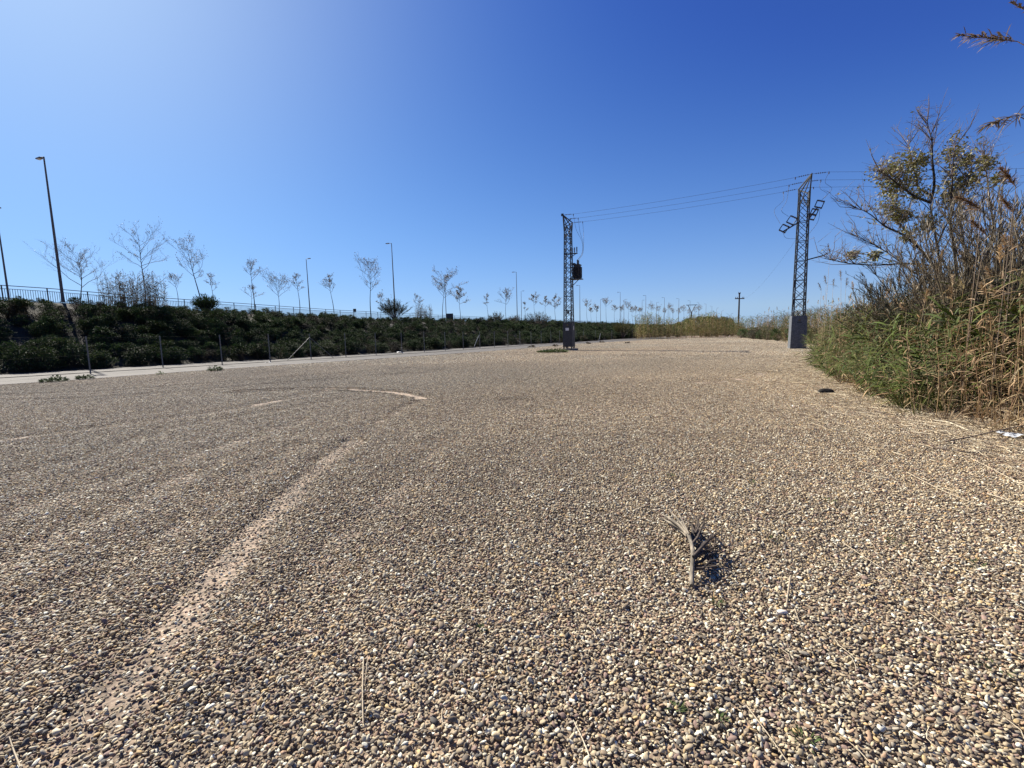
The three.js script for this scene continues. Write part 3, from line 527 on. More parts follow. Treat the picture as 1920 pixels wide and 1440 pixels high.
{
  const behind = (px, off = -1.6) => onLine(px, lampRow, off), front = (px) => onLine(px, lampRow, 2.2);
  const T = (px, ty, cw, cbY, lab, o = {}, inFront = false, off) => { const d = inFront ? front(px) : behind(px, off); tree(px, ty, d, inFront ? embH(lampRow(d) + 2.2, d) - 0.1 : roadY(d), cw, cbY, lab, bank, o); };
  T(140, 474, 108, 540, 'widest spreading bare tree, behind the railing by the tallest lamp', { branches: 20, leafy: 0.2, sub: 9 });
  T(258, 437, 82, 505, 'bare tree growing up through the clump of dry reeds', { branches: 18, leafy: 0.25, round: true }, true);
  T(368, 453, 72, 522, 'leaning bare tree with a few brown leaves above the round bush', { branches: 16, leafy: 0.8, lean: -0.1, round: true }, true);
  T(394, 516, 30, 545, 'small bare tree behind the round bush', { branches: 10 }, false, -4);
  T(330, 516, 34, 540, 'small bare tree behind the railing beside the reed clump', { branches: 10 }, false, -5);
  T(469, 487, 42, 525, 'slim bare tree with its crown high on a long stem', { branches: 14, leafy: 0.3 });
  T(467, 540, 26, 560, 'small bare sapling below the slim high-crowned tree', { branches: 8 }, false, -4);
  T(520, 524, 74, 556, 'low wide bare tree with spreading branches over the railing', { branches: 18, leafy: 0.4 });
  T(557, 512, 20, 545, 'narrow upright bare tree beside the lamp', { branches: 12, leafy: 0.4 });
  T(622, 516, 32, 548, 'small bare tree with a neat cone-shaped crown', { branches: 13, leafy: 0.3 });
  T(689, 490, 60, 545, 'bare tree with a broad rounded crown in front of the railing', { branches: 18, leafy: 0.55, round: true }, true);
  T(712, 553, 30, 572, 'small bare sapling at the edge of the broom bush', { branches: 8 });
  T(781, 554, 26, 574, 'small bare sapling beside the dry reed tuft', { branches: 8 });
  T(826, 519, 64, 558, 'leafy-twigged tree with brown leaves beside the dark notice board', { branches: 17, leafy: 1, round: true, leafN: 3 });
  T(861, 540, 32, 570, 'small brown-leaved tree behind the dark notice board', { branches: 13, leafy: 0.8, leafN: 3 });
  T(914, 550, 16, 578, 'thin crooked bare sapling with few branches', { branches: 7 });
  T(947, 543, 34, 572, 'bare tree with steep upright branches beside the tall lamp', { branches: 13, leafy: 0.15 });
  T(984, 562, 12, 585, 'thin bare sapling just past the tall lamp', { branches: 6 });
  T(1004, 552, 22, 572, 'bare poplar-like tree left of the transformer pylon', { branches: 10, leafy: 0.5 });
  T(1023, 555, 16, 575, 'slender bare tree left of the transformer pylon', { branches: 9, leafy: 0.5 });
  T(1042, 556, 30, 585, 'bushy pale tree directly behind the transformer pylon', { branches: 14, leafy: 0.9 });
  const r = rng(77); let k = 0;
  for (const [px, ty, cw] of [[1101, 566, 20], [1118, 574, 12], [1138, 563, 24], [1152, 572, 14], [1179, 570, 20], [1192, 574, 14], [1199, 577, 13], [1222, 573, 18], [1236, 575, 15], [1255, 572, 16], [1264, 577, 12], [1284, 575, 16], [1304, 576, 14], [1311, 574, 12], [1272, 578, 12], [1108, 578, 12], [1165, 576, 12], [1187, 576, 12], [1243, 578, 10], [1293, 580, 10]]) {
    const d = clamp(onLine(px, lampRow, -2), 130, 270); tree(px, ty, d, roadY(d), cw, ty + U(5, 13, r), 'distant small tree with thin brown foliage along the raised road', avenue, { branches: 13, sub: 6, leafy: 0.5, leafN: 2, twig: 2.0, leafLen: 0.24, leafCols: [[0.16, 0.125, 0.09], [0.2, 0.16, 0.11]], round: r() < 0.5 }); k++;
  }
}
// bushes and reed clumps standing out on the embankment
function bushAt(name, label, px, topPx, d, baseY, wPx, cols, o = {}) {
  const top = P(px, topPx, d), H = top.y - baseY, w = wPx * d / FPX; const t = thing(name, label, o.cat || 'bush', V(top.x, baseY, -d)); const r = rng((px * 17) | 0), st = new B(), lf = new B();
  const n = o.n || 60;
  for (let k = 0; k < n; k++) {
    const a = r() * 6.283, q = Math.sqrt(r()) * 0.5 * w * (o.fan || 0.9), h = H * U(0.55, 1.0, r) * (1 - 0.35 * Math.pow(q / (0.5 * w), 2)); const e = V(Math.cos(a) * q, h, Math.sin(a) * q * 0.8), m = e.clone().multiplyScalar(0.5); m.y *= 1.12;
    st.tube([V(U(-0.1, 0.1, r), 0, U(-0.1, 0.1, r)), m, e], [0.022, 0.014, 0.006], 3, W1, false);
    for (let j = 0; j < (o.leaves || 22); j++) { const u = U(0.45, 1.02, r), p = m.clone().lerp(e, (u - 0.5) * 2).add(V(U(-1, 1, r), U(-1, 1, r), U(-1, 1, r)).multiplyScalar(o.puff || 0.16)); const dir = V(e.x * 0.4 + U(-0.4, 0.4, r), U(0.3, 1, r), e.z * 0.4 + U(-0.4, 0.4, r)).normalize(); lf.leaf(p, dir, V(U(-1, 1, r), U(-0.3, 1, r), U(-1, 1, r)).normalize(), (o.len || 0.25) * U(0.7, 1.3, r), o.wid || 0.05, vary(pick(cols, r), r)); }
  }
  obj('stems', st, M.twig, t); obj('foliage', lf, M.leaf, t); return t;
}
{
  let d = onLine(384, lampRow, 2.5); bushAt('round_bush', 'round dark green bush against the railing under the leaning tree', 384, 553, d, embH(lampRow(d) + 2.5, d) - 0.1, 54, greens, { n: 90, leaves: 26 });
  d = onLine(740, lampRow, 3); bushAt('broom_bush', 'spreading dark broom bush round the foot of the street lamp', 738, 560, d, embH(lampRow(d) + 3, d) - 0.1, 66, [[0.045, 0.05, 0.025], [0.06, 0.06, 0.035]], { n: 80, leaves: 26, len: 0.5, wid: 0.035, puff: 0.12 });
  d = onLine(932, lampRow, 8); bushAt('olive_bush', 'olive brown bush on the embankment near the bare crooked sapling', 930, 583, d, embH(lampRow(d) + 8, d) - 0.1, 34, [[0.10, 0.085, 0.04], [0.07, 0.07, 0.03]], { n: 60, leaves: 24 });
  d = onLine(1010, lampRow, 12); bushAt('dark_bush', 'large dark bush on the embankment left of the transformer pylon', 1008, 583, d, embH(lampRow(d) + 12, d) - 0.1, 60, [[0.05, 0.055, 0.028], [0.075, 0.065, 0.04]], { n: 90, leaves: 30 });
  d = onLine(968, lampRow, 6); bushAt('brown_bush', 'brown bush at the foot of the tall lamp', 966, 588, d, embH(lampRow(d) + 6, d) - 0.1, 26, [[0.11, 0.085, 0.045], [0.08, 0.065, 0.035]], { n: 50, leaves: 20 });
  d = onLine(1165, lampRow, 30); bushAt('golden_bush', 'golden green bush where the path meets the far reeds', 1168, 597, 100, 0, 44, [[0.15, 0.135, 0.05], [0.11, 0.11, 0.04]], { n: 90, leaves: 30, len: 0.4 });
  const clump = (label, x0, x1, topY, n, seed) => {
    const r = rng(seed), dm = onLine((x0 + x1) / 2, lampRow, 3), c = P((x0 + x1) / 2, 580, dm), y = embH(lampRow(dm) + 3, dm) - 0.15; const t = thing('reed_clump', label, 'reeds', V(c.x, y, -dm)); const st = new B(), lf = new B(), pl = new B(); const w = (x1 - x0) * dm / FPX, Ht = P(x0, topY, dm).y - y;
    for (let k = 0; k < n; k++) {
      const b0 = V(U(-0.5, 0.5, r) * w * 0.85, 0, U(-0.7, 0.7, r)), h = Ht * U(0.55, 1.0, r), e = b0.clone().add(V(U(-0.35, 0.35, r), h, U(-0.3, 0.3, r))), m = b0.clone().lerp(e, 0.5); st.tube([b0, m, e], [0.014, 0.012, 0.006], 3, vary([0.16, 0.125, 0.075], r), false);
      for (let j = 0; j < 16; j++) { const u = U(0.1, 1, r), a = r() * 6.28; lf.blade(b0.clone().lerp(e, u), V(Math.cos(a), U(0.2, 1.2, r), Math.sin(a)), U(0.35, 0.7, r), 0.04, U(0.1, 0.4, r), vary(r() < 0.55 ? [0.15, 0.11, 0.06] : [0.06, 0.062, 0.03], r), 2, r); }
      if (r() < 0.6) plume(pl, e, V(U(-0.3, 0.3, r), 1, 0), 0.5, r, [[0.2, 0.155, 0.11], [0.25, 0.2, 0.14]], 26, 0.2);
    }
    obj('culms', st, M.straw, t); obj('blades', lf, M.leaf, t); if (pl.p.length) obj('plumes', pl, M.straw, t);
  };
  clump('large clump of dry reeds in front of the railing', 188, 318, 515, 120, 5); clump('small tuft of dry reeds beside the dark notice board', 776, 812, 572, 60, 6);
}

// ---------------------------------------------------------------- wire fence beside the path
{
  const t = thing('wire_fence', 'wire mesh fence on thin grey posts along the path', 'fence');
  const bases = [[170, 702], [306, 690.5], [417, 685.6], [507, 680.4], [583.6, 675], [649, 670.5], [705.5, 666.9], [754, 663.7], [796, 661], [835, 658.4], [869, 656.2], [900, 654.2], [927.5, 652.2], [952.5, 650.5], [975, 648.9], [996, 647.4], [1015, 646.1], [1033, 644.8], [1049.5, 643.7], [1065, 642.6], [1080, 641.6], [1094, 640.6], [1116.7, 639.2], [1147, 637.4], [1185.4, 635.2]];
  const pts = bases.map(([x, y]) => { const g = G(x, y); return V(g.x, 0.03, g.z); }); pts.unshift(G(-6, 722).setY(0.03));
  const Hh = 2.0, postG = new B().tube([V(0, 0, 0), V(0, Hh, 0)], 0.033, 8).geo();
  pts.forEach((p, k) => {
    const m = obj('post', postG, M.post, t); m.position.copy(p);
    if (k) { const a = pts[k - 1]; for (const h of [0.08, 1.0, 1.93]) obj('wire', new B().tube([V(a.x, a.y + h, a.z), V(p.x, p.y + h, p.z)], 0.0014, 3, W1, false), M.fenceWire, t); }
  });
  const braced = pts[5]; const dirr = V().subVectors(pts[6], pts[5]).normalize();
  for (const s of [-1, 1]) { const e = braced.clone().addScaledVector(dirr, s * 1.75).add(V(s * 0.25, 0, 0)); obj('brace', new B().tube([V(braced.x, braced.y + 1.7, braced.z), e], 0.02, 6), M.post, t); }
  // chain link
  const b = new B();
  for (let k = 1; k < pts.length; k++) { const a = pts[k - 1], c = pts[k], L = a.distanceTo(c), n = Math.round(L / 0.12), rows = 16, w = 0.0008, q = (i, j) => V(a.x + (c.x - a.x) * i / n, 0.1 + 1.83 * j / rows, a.z + (c.z - a.z) * i / n); for (const s of [1, -1]) for (let i = -rows; i < n + rows; i += 1) { let j0 = 0, j1 = rows, i0 = i, i1 = i + s * rows; const cl = (ii, jj, dir) => { if (ii < 0) { return [0, jj + Math.abs(ii) * dir]; } if (ii > n) { return [n, jj + (ii - n) * dir]; } return [ii, jj]; }; const A = cl(i0, j0, 1), C = cl(i1, j1, -1); if (A[1] >= C[1]) continue; const pa = q(...A), pc = q(...C); b.quad(V(pa.x, pa.y - w, pa.z), V(pc.x, pc.y - w, pc.z), V(pc.x, pc.y + w, pc.z), V(pa.x, pa.y + w, pa.z)); } }
  const ch = obj('wire_mesh', b, M.fenceWire, t); ch.userData.kind = 'stuff';
}

// ---------------------------------------------------------------- lattice pylons
function lattice(t, H, y0, sb, st, panels) {      // legs and braces of a square tower
  const corner = (k, y) => { const s = (sb + (st - sb) * (y - y0) / (H - y0)) / 2; return V([1, 1, -1, -1][k] * s, y, [1, -1, -1, 1][k] * s); };
  for (let k = 0; k < 4; k++) obj('leg', new B().beam(corner(k, 0.05), corner(k, H), 0.075, 0.075), M.steel, t);
  for (let f = 0; f < 4; f++) for (let i = 0; i < panels; i++) {
    const ya = y0 + (H - y0) * i / panels, yb = y0 + (H - y0) * (i + 1) / panels, k = f, m = (f + 1) % 4; const o = 0.012 * (f % 2 ? 1 : -1);
    obj('brace', new B().beam(corner(k, ya), corner(m, yb), 0.038, 0.03), M.steel, t); obj('brace', new B().beam(corner(m, ya).addScalar(o), corner(k, yb).addScalar(o), 0.038, 0.03), M.steel, t);
    if (i % 2 === 0) obj('strut', new B().beam(corner(k, ya), corner(m, ya), 0.045, 0.04), M.steel, t);
  }
  return corner;
}
function skirt(t, h, s0, s1, frontM, y0 = 0) {    // tapered sheet-metal guard: four panels
  const c = (k, y) => { const s = (s0 + (s1 - s0) * y / h) / 2; return V([1, 1, -1, -1][k] * s, y, [1, -1, -1, 1][k] * s); };
  // frontM(k): k = 0 right (+x), 1 back, 2 left, 3 front (+z)
  for (let k = 0; k < 4; k++) { const m = (k + 1) % 4, n = [V(1, 0, 0), V(0, 0, -1), V(-1, 0, 0), V(0, 0, 1)][k].multiplyScalar(0.006); const a = c(k, y0), b = c(m, y0), e = c(m, h), f = c(k, h); const g = new B(); const i = n.clone().multiplyScalar(-1); g.hexa([a.clone().add(i), b.clone().add(i), b.clone().add(n), a.clone().add(n), f.clone().add(i), e.clone().add(i), e.clone().add(n), f.clone().add(n)]); obj('guard_panel', g, frontM(k), t); }
  return c;
}
function stringInsulator(a, b, r = 0.05) { const g = new B(); const n = 5; g.tube([a, b], 0.012, 5); for (let k = 0; k < n; k++) { const c = a.clone().lerp(b, 0.2 + 0.55 * k / (n - 1)), d = V().subVectors(b, a).normalize(); g.tube([c.clone().addScaledVector(d, -0.025), c.clone().addScaledVector(d, 0.0), c.clone().addScaledVector(d, 0.03)], [r * 0.4, r, r * 0.45], 8); } g.tube([b.clone().add(V(0, 0.02, 0)), b.clone().add(V(0, -0.14, 0))], [0.035, 0.03], 6); return g; }
const curve = (pts, n = 24) => new THREE.CatmullRomCurve3(pts).getPoints(n);

const q1 = G(1067, 657), q2 = G(1494, 653.5);
const b1 = -Math.atan2(7.4, 16.2), b2 = -0.40;   // tower headings: local +x runs along the line, to the right and nearer
const ROT1 = -(-b1) , ROT2 = b2;
const tips = { p1: [], p2: [] };
{ // transformer pylon
  const t = thing('transformer_pylon', 'lattice pylon with a black transformer and black base box', 'pylon', q1, b1);
  const H = 11.3; const c = lattice(t, H, 2.4, 0.72, 0.52, 14);
  obj('plinth', new B().box(0.12, 0.06, 0.05, 1.2, 0.24, 1.1), M.concrete, t);
  skirt(t, 2.55, 0.9, 0.84, () => M.boxPaint, 0.34);
  for (const [x, z] of [[-0.36, 0.36], [0, 0.36], [0.36, 0.36], [0.36, -0.36], [-0.36, -0.36]]) obj('foot', new B().box(x, 0.27, z, 0.09, 0.2, 0.09), M.steel, t);
  obj('notice_plate', new B().box(-0.02, 1.95, 0.45, 0.32, 0.24, 0.012), M.plate, t);
  const w = new B(); w.tri(V(-0.1, 2.28, 0.446), V(0.1, 2.28, 0.446), V(0, 2.46, 0.446)); obj('warning_sign', w, M.yellow, t);
  obj('notice_plate', new B().box(0.455, 2.05, 0.0, 0.012, 0.38, 0.14), M.plate, t);
  for (const s of [-1, 1]) obj('bracket', new B().beam(V(s * 0.4, 2.57, 0.3), V(s * 1.25, 2.6, 0.45), 0.06, 0.04), M.steel, t);
  // top crossarm: local z axis, near tip at +z
  const Y = 11.8, L = 1.5; const N = V(0, Y, L), F = V(0, Y - 0.05, -L);
  for (const s of [1, -1]) { const e = s > 0 ? N : F; obj('crossarm', new B().beam(V(0.25, 11.25, 0.25 * s), e, 0.07, 0.06), M.steel, t); obj('crossarm', new B().beam(V(-0.25, 11.25, 0.25 * s), e, 0.07, 0.06), M.steel, t); obj('crossarm_stay', new B().beam(V(0.26, 10.2, 0.26 * s), e, 0.05, 0.05), M.steel, t); obj('crossarm_stay', new B().beam(V(-0.26, 10.2, 0.26 * s), e, 0.05, 0.05), M.steel, t); }
  obj('crossarm', new B().beam(N, F, 0.07, 0.07), M.steel, t); obj('crossarm', new B().beam(V(-0.26, 11.3, 0), V(0.3, 11.78, 0), 0.06, 0.06), M.steel, t);
  obj('end_plate', new B().box(-0.03, Y, L, 0.2, 0.2, 0.1), M.steel, t);
  for (const z of [L, 0, -L]) { const a = V(0.05, Y - 0.02, z), e = V(0.95, Y - 0.06, z); obj('insulator', stringInsulator(a, e), M.insul, t); tips.p1.push(e.clone()); }
  // arrester bracket
  obj('bracket', new B().beam(V(-0.25, 8.65, 0.29), V(0.95, 8.65, 0.29), 0.1, 0.09), M.steel, t); obj('bracket', new B().beam(V(0.27, 8.3, 0.29), V(0.8, 8.62, 0.29), 0.05, 0.05), M.steel, t);
  for (const [x, z] of [[0.42, 0.1], [0.66, 0.25], [0.92, 0.4]]) { const g = new B(); g.tube([V(x, 8.68, z), V(x, 9.2, z)], 0.025, 6); for (let k = 0; k < 6; k++) g.tube([V(x, 8.76 + k * 0.07, z), V(x, 8.79 + k * 0.07, z), V(x, 8.82 + k * 0.07, z)], [0.03, 0.075, 0.03], 8); obj('arrester', g, M.insul, t); }
  // transformer on its ledge
  const X = 0.84; obj('ledge', new B().box(0.78, 6.42, 0.05, 1.0, 0.07, 0.9), M.steel, t); obj('ledge_stay', new B().beam(V(0.32, 5.7, 0.28), V(1.1, 6.4, 0.28), 0.05, 0.05), M.steel, t);
  const tank = obj('transformer', new B().box(X, 7.05, 0.05, 0.52, 1.16, 0.62), M.black, t);
  for (let k = 0; k < 7; k++) { obj('fin', new B().box(X - 0.24 + k * 0.08, 7.0, 0.42, 0.025, 0.95, 0.13), M.black, tank); obj('fin', new B().box(X + 0.32, 7.0, -0.2 + k * 0.08, 0.12, 0.95, 0.025), M.black, tank); }
  obj('tank_lid', new B().box(X, 7.66, 0.05, 0.64, 0.06, 0.74), M.black, tank); obj('oil_drum', new B().tube([V(X - 0.22, 7.72, -0.2), V(X - 0.22, 7.72, 0.34)], 0.12, 12), M.black, tank);
  for (const z of [-0.15, 0.05, 0.25]) { const g = new B(); g.tube([V(X + 0.08, 7.68, z), V(X + 0.08, 8.1, z)], 0.035, 8); for (let k = 0; k < 4; k++) g.tube([V(X + 0.08, 7.74 + k * 0.09, z), V(X + 0.08, 7.77 + k * 0.09, z), V(X + 0.08, 7.8 + k * 0.09, z)], [0.04, 0.075, 0.04], 8); obj('bushing', g, M.insul, tank); }
  // droppers from the line to the transformer
  const ends = [V(X + 0.08, 8.1, 0.25), V(X + 0.08, 8.1, 0.05), V(X + 0.08, 8.1, -0.15)];
  tips.p1.forEach((e, k) => obj('jumper_cable', new B().tube(curve([e, V(1.05 + 0.05 * k, 10.6, e.z * 0.7), V(1.35, 9.5, 0.1 - 0.2 * k), V(1.28, 8.6, 0.1 - 0.15 * k), ends[k]]), 0.011, 4, W1, false), M.wire, t));
  obj('cable', new B().tube(curve([V(0.28, 6.5, 0.3), V(0.32, 5, 0.34), V(0.3, 3.2, 0.36), V(0.2, 2.4, 0.3)]), 0.03, 6), M.black, t); obj('cable_clamp', new B().tube([V(0.05, 3.35, 0.36), V(0.05, 3.6, 0.36)], 0.1, 10), M.black, t);
}
{ // switch pylon
  const t = thing('switch_pylon', 'lattice pylon with square fuse frames and a grey base box', 'pylon', q2, b2);
  const H = 11.6; lattice(t, H, 2.3, 0.74, 0.60, 13);
  skirt(t, 2.5, 1.06, 0.98, () => M.panel, 0.02);
  const w = new B(); w.tri(V(-0.09, 2.1, 0.512), V(0.09, 2.1, 0.512), V(0, 2.26, 0.512)); obj('warning_sign', w, M.yellow, t); obj('notice_plate', new B().box(0, 2.0, 0.512, 0.3, 0.06, 0.008), M.steel, t);
  obj('plinth', new B().box(0.05, -0.04, -0.05, 1.25, 0.2, 1.2), M.concrete, t);
  const turn = 0.06, Y = 12.35, L = 1.75, ax = (s, x = 0) => V(Math.sin(turn) * s + x, 0, Math.cos(turn) * s); const N = ax(L).setY(Y), F = ax(-L).setY(Y - 0.1);
  for (const s of [1, -1]) { const e = s > 0 ? N : F; for (const x of [0.29, -0.29]) { obj('crossarm', new B().beam(V(x, 11.55, 0.29 * s), e, 0.075, 0.065), M.steel, t); obj('crossarm_stay', new B().beam(V(x, 10.6, 0.29 * s), e, 0.05, 0.05), M.steel, t); } }
  obj('crossarm', new B().beam(N, F, 0.075, 0.075), M.steel, t); obj('head_plate', new B().box(0.3, 11.1, 0.1, 0.1, 1.0, 0.5), M.steel, t);
  for (const s of [L, 0, -L]) { const a = ax(s).setY(Y - 0.03), e = ax(s, 1).setY(Y - 0.05).multiply(V(1, 1, 1)), e2 = ax(s, -1).setY(Y - 0.12); obj('insulator', stringInsulator(a.clone().add(V(0.05, 0, 0)), e, 0.055), M.insul, t); obj('insulator', stringInsulator(a.clone().add(V(-0.05, 0, 0)), e2, 0.055), M.insul, t); tips.p2.push([e2.clone(), e.clone()]); }
  // fuse cut-outs: square frames on raking brackets
  const frame = (c, ang, sz, depthZ) => {
    const R = (x, y) => V(c.x + x * Math.cos(ang) - y * Math.sin(ang), c.y + x * Math.sin(ang) + y * Math.cos(ang), c.z + depthZ); const s = sz / 2;
    const f = new THREE.Group(); f.name = 'fuse_frame'; t.add(f);
    const ins = (a, b) => { const g = new B(); g.tube([a, b], 0.045, 6); for (let k = 0; k < 4; k++) { const p = a.clone().lerp(b, 0.15 + 0.23 * k), q = a.clone().lerp(b, 0.24 + 0.23 * k); g.tube([p, q], [0.08, 0.05], 8); } obj('insulator', g, M.insul, f); };
    ins(R(-s, s), R(s, s)); ins(R(-s, -s), R(s, -s)); obj('fuse_tube', new B().tube([R(s, -s * 1.25), R(s, s * 1.25)], 0.035, 6), M.steel, f); obj('back_bar', new B().beam(R(-s, -s * 1.1), R(-s, s * 1.1), 0.07, 0.06), M.steel, f);
  };
  frame(V(-1.25, 9.05, 0.3), 2.6 - Math.PI, 0.46, 0.0); frame(V(-0.72, 9.65, 0.0), 2.6 - Math.PI, 0.5, 0.0); frame(V(0.95, 10.55, 0.2), -0.35, 0.46, 0); frame(V(0.62, 10.0, 0.35), -0.35, 0.40, 0); frame(V(0.55, 9.72, 0.1), -0.35, 0.36, 0);
  obj('bracket', new B().beam(V(-0.3, 9.4, 0.3), V(-1.35, 8.8, 0.3), 0.09, 0.09), M.steel, t); obj('bracket', new B().beam(V(0.3, 9.55, 0.3), V(0.85, 10.35, 0.3), 0.09, 0.09), M.steel, t);
  obj('operating_arm', new B().beam(V(0.3, 6.6, 0.3), V(1.4, 6.85, 0.3), 0.1, 0.08), M.steel, t); obj('operating_arm', new B().beam(V(1.38, 6.84, 0.3), V(1.6, 7.0, 0.3), 0.07, 0.07), M.steel, t); obj('operating_rod', new B().tube([V(-0.36, 2.5, 0.38), V(-0.33, 6.5, 0.36)], 0.018, 6), M.steel, t); obj('rod_box', new B().box(-0.44, 3.55, 0.3, 0.1, 0.4, 0.16), M.steel, t); obj('rod_box', new B().box(-0.43, 4.9, 0.3, 0.09, 0.5, 0.14), M.steel, t);
  const jump = (pts) => obj('jumper_cable', new B().tube(curve(pts), 0.010, 4, W1, false), M.wire, t);
  jump([tips.p2[1][0], V(-1.15, 11.0, 0.1), V(-1.45, 10.4, 0.2), V(-0.95, 9.95, 0.0)]); jump([tips.p2[2][0], V(-1.2, 11.4, -1), V(-1.85, 10.6, -0.4), V(-1.5, 9.4, 0.3)]); jump([V(-1.3, 8.75, 0.3), V(-1.1, 8.35, 0.3), V(-0.3, 8.2, 0.3)]);
  jump([tips.p2[0][1], V(1.05, 11.8, 1.1), V(1.55, 11.4, 0.7), V(1.1, 10.85, 0.2)]); jump([tips.p2[1][1], V(0.95, 11.7, 0.1), V(1.4, 11.2, 0.2), V(1.05, 10.8, 0.25)]); jump([V(1.0, 10.2, 0.2), V(0.9, 9.3, 0.2), V(0.3, 8.4, 0.3)]);
}
{ // conductors
  const wld = (p, base, rot) => p.clone().applyAxisAngle(V(0, 1, 0), rot).add(base);
  const sag = (a, b, s, n = 30) => { const pts = []; for (let k = 0; k <= n; k++) { const t = k / n; const p = a.clone().lerp(b, t); p.y -= s * 4 * t * (1 - t); pts.push(p); } return pts; };
  ['upper', 'middle', 'lower'].forEach((nm, k) => {
    const a = wld(tips.p1[k], q1, b1), m = wld(tips.p2[k][0], q2, b2), m2 = wld(tips.p2[k][1], q2, b2);
    tag(obj('power_line', new B().tube(sag(a, m, 0.12), 0.008, 4, W1, false), M.wire), `${nm} cable strung between the two lattice pylons`, 'power line', 'cables between the pylons');
    const far = V(m2.x + 46, m2.y + 1.0, m2.z + 0.5 + 0.3 * k); tag(obj('power_line', new B().tube(sag(m2, far, 0.5), 0.008, 4, W1, false), M.wire), `${nm} cable running from the fuse pylon behind the leafy tree`, 'power line', 'cables leaving behind the tree');
  });
  const pole = P(1386, 560, 105); tag(obj('power_line', new B().tube(sag(V(q2.x - 0.3, 8.4, q2.z), V(pole.x, pole.y, pole.z), 1.4), 0.006, 4, W1, false), M.wire), 'thin cable from the fuse pylon to the wooden pole', 'power line');
}
{ // wooden pole and the distant portal pole
  const top = P(1386.5, 549, 105), t = thing('wooden_pole', 'dark wooden pole with a crossarm behind the far reeds', 'utility pole', V(top.x, 0, top.z), 0.1); const H = top.y;
  obj('pole', new B().tube([V(0, 0, 0), V(0, H * 0.5, 0), V(0, H, 0)], [0.22, 0.19, 0.15], 8), M.wood, t); obj('crossarm', new B().box(0, H - 1.35, 0.16, 2.3, 0.2, 0.14), M.wood, t);
  for (const x of [-1.0, -0.6, 0.65, 1.0]) obj('insulator', new B().tube([V(x, H - 1.25, 0.16), V(x, H - 0.95, 0.16)], [0.07, 0.06], 6), M.insul, t); for (const x of [-0.2, 0.2]) obj('insulator', new B().tube([V(x, H - 0.2, 0), V(x, H + 0.2, 0)], [0.06, 0.05], 6), M.insul, t); obj('bracket', new B().box(0, H - 0.22, 0, 0.5, 0.1, 0.1), M.wood, t);
  const p = P(1297, 572, 200), y = thing('forked_pole', 'distant Y-shaped pole with a straight crossarm', 'utility pole', V(p.x, 0, p.z)); const h = p.y;
  obj('pole', new B().tube([V(0, 0, 0), V(0, h - 3.2, 0)], [0.35, 0.26], 8), M.steel, y); for (const s of [-1, 1]) obj('fork', new B().beam(V(0, h - 3.3, 0), V(s * 1.7, h, 0), 0.24, 0.2), M.steel, y); obj('crossarm', new B().box(0, h + 0.05, 0, 5.0, 0.24, 0.22), M.steel, y);
}

// ---------------------------------------------------------------- signs on the embankment
{
  let d = onLine(843, lampRow, 2.5), a = P(836.5, 588, d), c = P(850, 600, d); let t = thing('notice_board', 'dark blank notice board on posts on the embankment', 'sign', V((a.x + c.x) / 2, embH((a.x + c.x) / 2, d) - 0.2, -d)); const y0 = t.position.y, w = c.x - a.x, h = a.y - c.y;
  obj('board', new B().box(0, (a.y + c.y) / 2 - y0, 0, w, h, 0.08), M.panelDark, t); for (const s of [-1, 1]) obj('post', new B().box(s * w * 0.35, (c.y - y0) / 2, -0.07, 0.08, c.y - y0 + h, 0.06), M.steel, t);
  d = onLine(665, lampRow, -1); a = P(662, 579, d); c = P(668, 585, d); t = thing('traffic_sign', 'small grey square sign seen over the railing', 'sign', V((a.x + c.x) / 2, roadY(d), -d)); obj('plate', new B().box(0, (a.y + c.y) / 2 - roadY(d), 0, c.x - a.x, a.y - c.y, 0.03), M.steel, t); obj('post', new B().tube([V(0, 0, -0.05), V(0, a.y - roadY(d), -0.05)], 0.03, 6), M.steel, t);
}
// leaning stakes
function stake(x0, y0, x1, y1, label) { const g = G(x0, y0), e = P(x1, y1, -g.z); const t = thing('leaning_stake', label, 'stake', g); const v = e.sub(g); obj('shaft', new B().tube([V(0, -0.1, 0), v.clone().multiplyScalar(0.5), v], [0.04, 0.035, 0.03], 8), M.white, t); obj('cap', new B().tube([v.clone(), v.clone().multiplyScalar(1.03)], 0.042, 8), M.post, t); }
stake(888, 652, 898, 629, 'leaning white stake at the fence between the path and the gravel');
stake(1122.5, 640, 1126, 625, 'short leaning white stake past the transformer pylon');

// ---------------------------------------------------------------- plants on the lot
function weed(px, py, wPx, hPx, label, o = {}) {
  const g = G(px, py), d = -g.z, s = FPX / d, w = wPx / s, h = hPx / s; const t = thing(o.name || 'weed', label, o.cat || 'weed', V(g.x, 0, g.z), 0, o.group), r = rng((px * 3 + py) | 0), b = new B(), st = new B(); const n = o.n || 60, cols = o.cols || [[0.07, 0.12, 0.03], [0.1, 0.15, 0.045], [0.055, 0.09, 0.03]];
  for (let k = 0; k < n; k++) { const a = r() * 6.283, q = Math.sqrt(r()) * w * 0.5, p = V(Math.cos(a) * q, 0.01 + r() * h * 0.9 * (1 - q / (w * 0.62)), Math.sin(a) * q); b.leaf(p, V(Math.cos(a) + U(-0.4, 0.4, r), U(0.0, 1, r), Math.sin(a) + U(-0.4, 0.4, r)).normalize(), V(U(-0.5, 0.5, r), 1, U(-0.5, 0.5, r)).normalize(), (o.len || 0.08) * U(0.6, 1.3, r), (o.len || 0.08) * (o.ratio || 0.4), vary(pick(cols, r), r)); if (k % 6 === 0) st.tube([V(0, -0.01, 0), p], [0.004, 0.002], 3, [0.08, 0.09, 0.03], false); }
  obj('leaves', b, M.leaf, t); obj('stems', st, M.straw, t); return t;
}
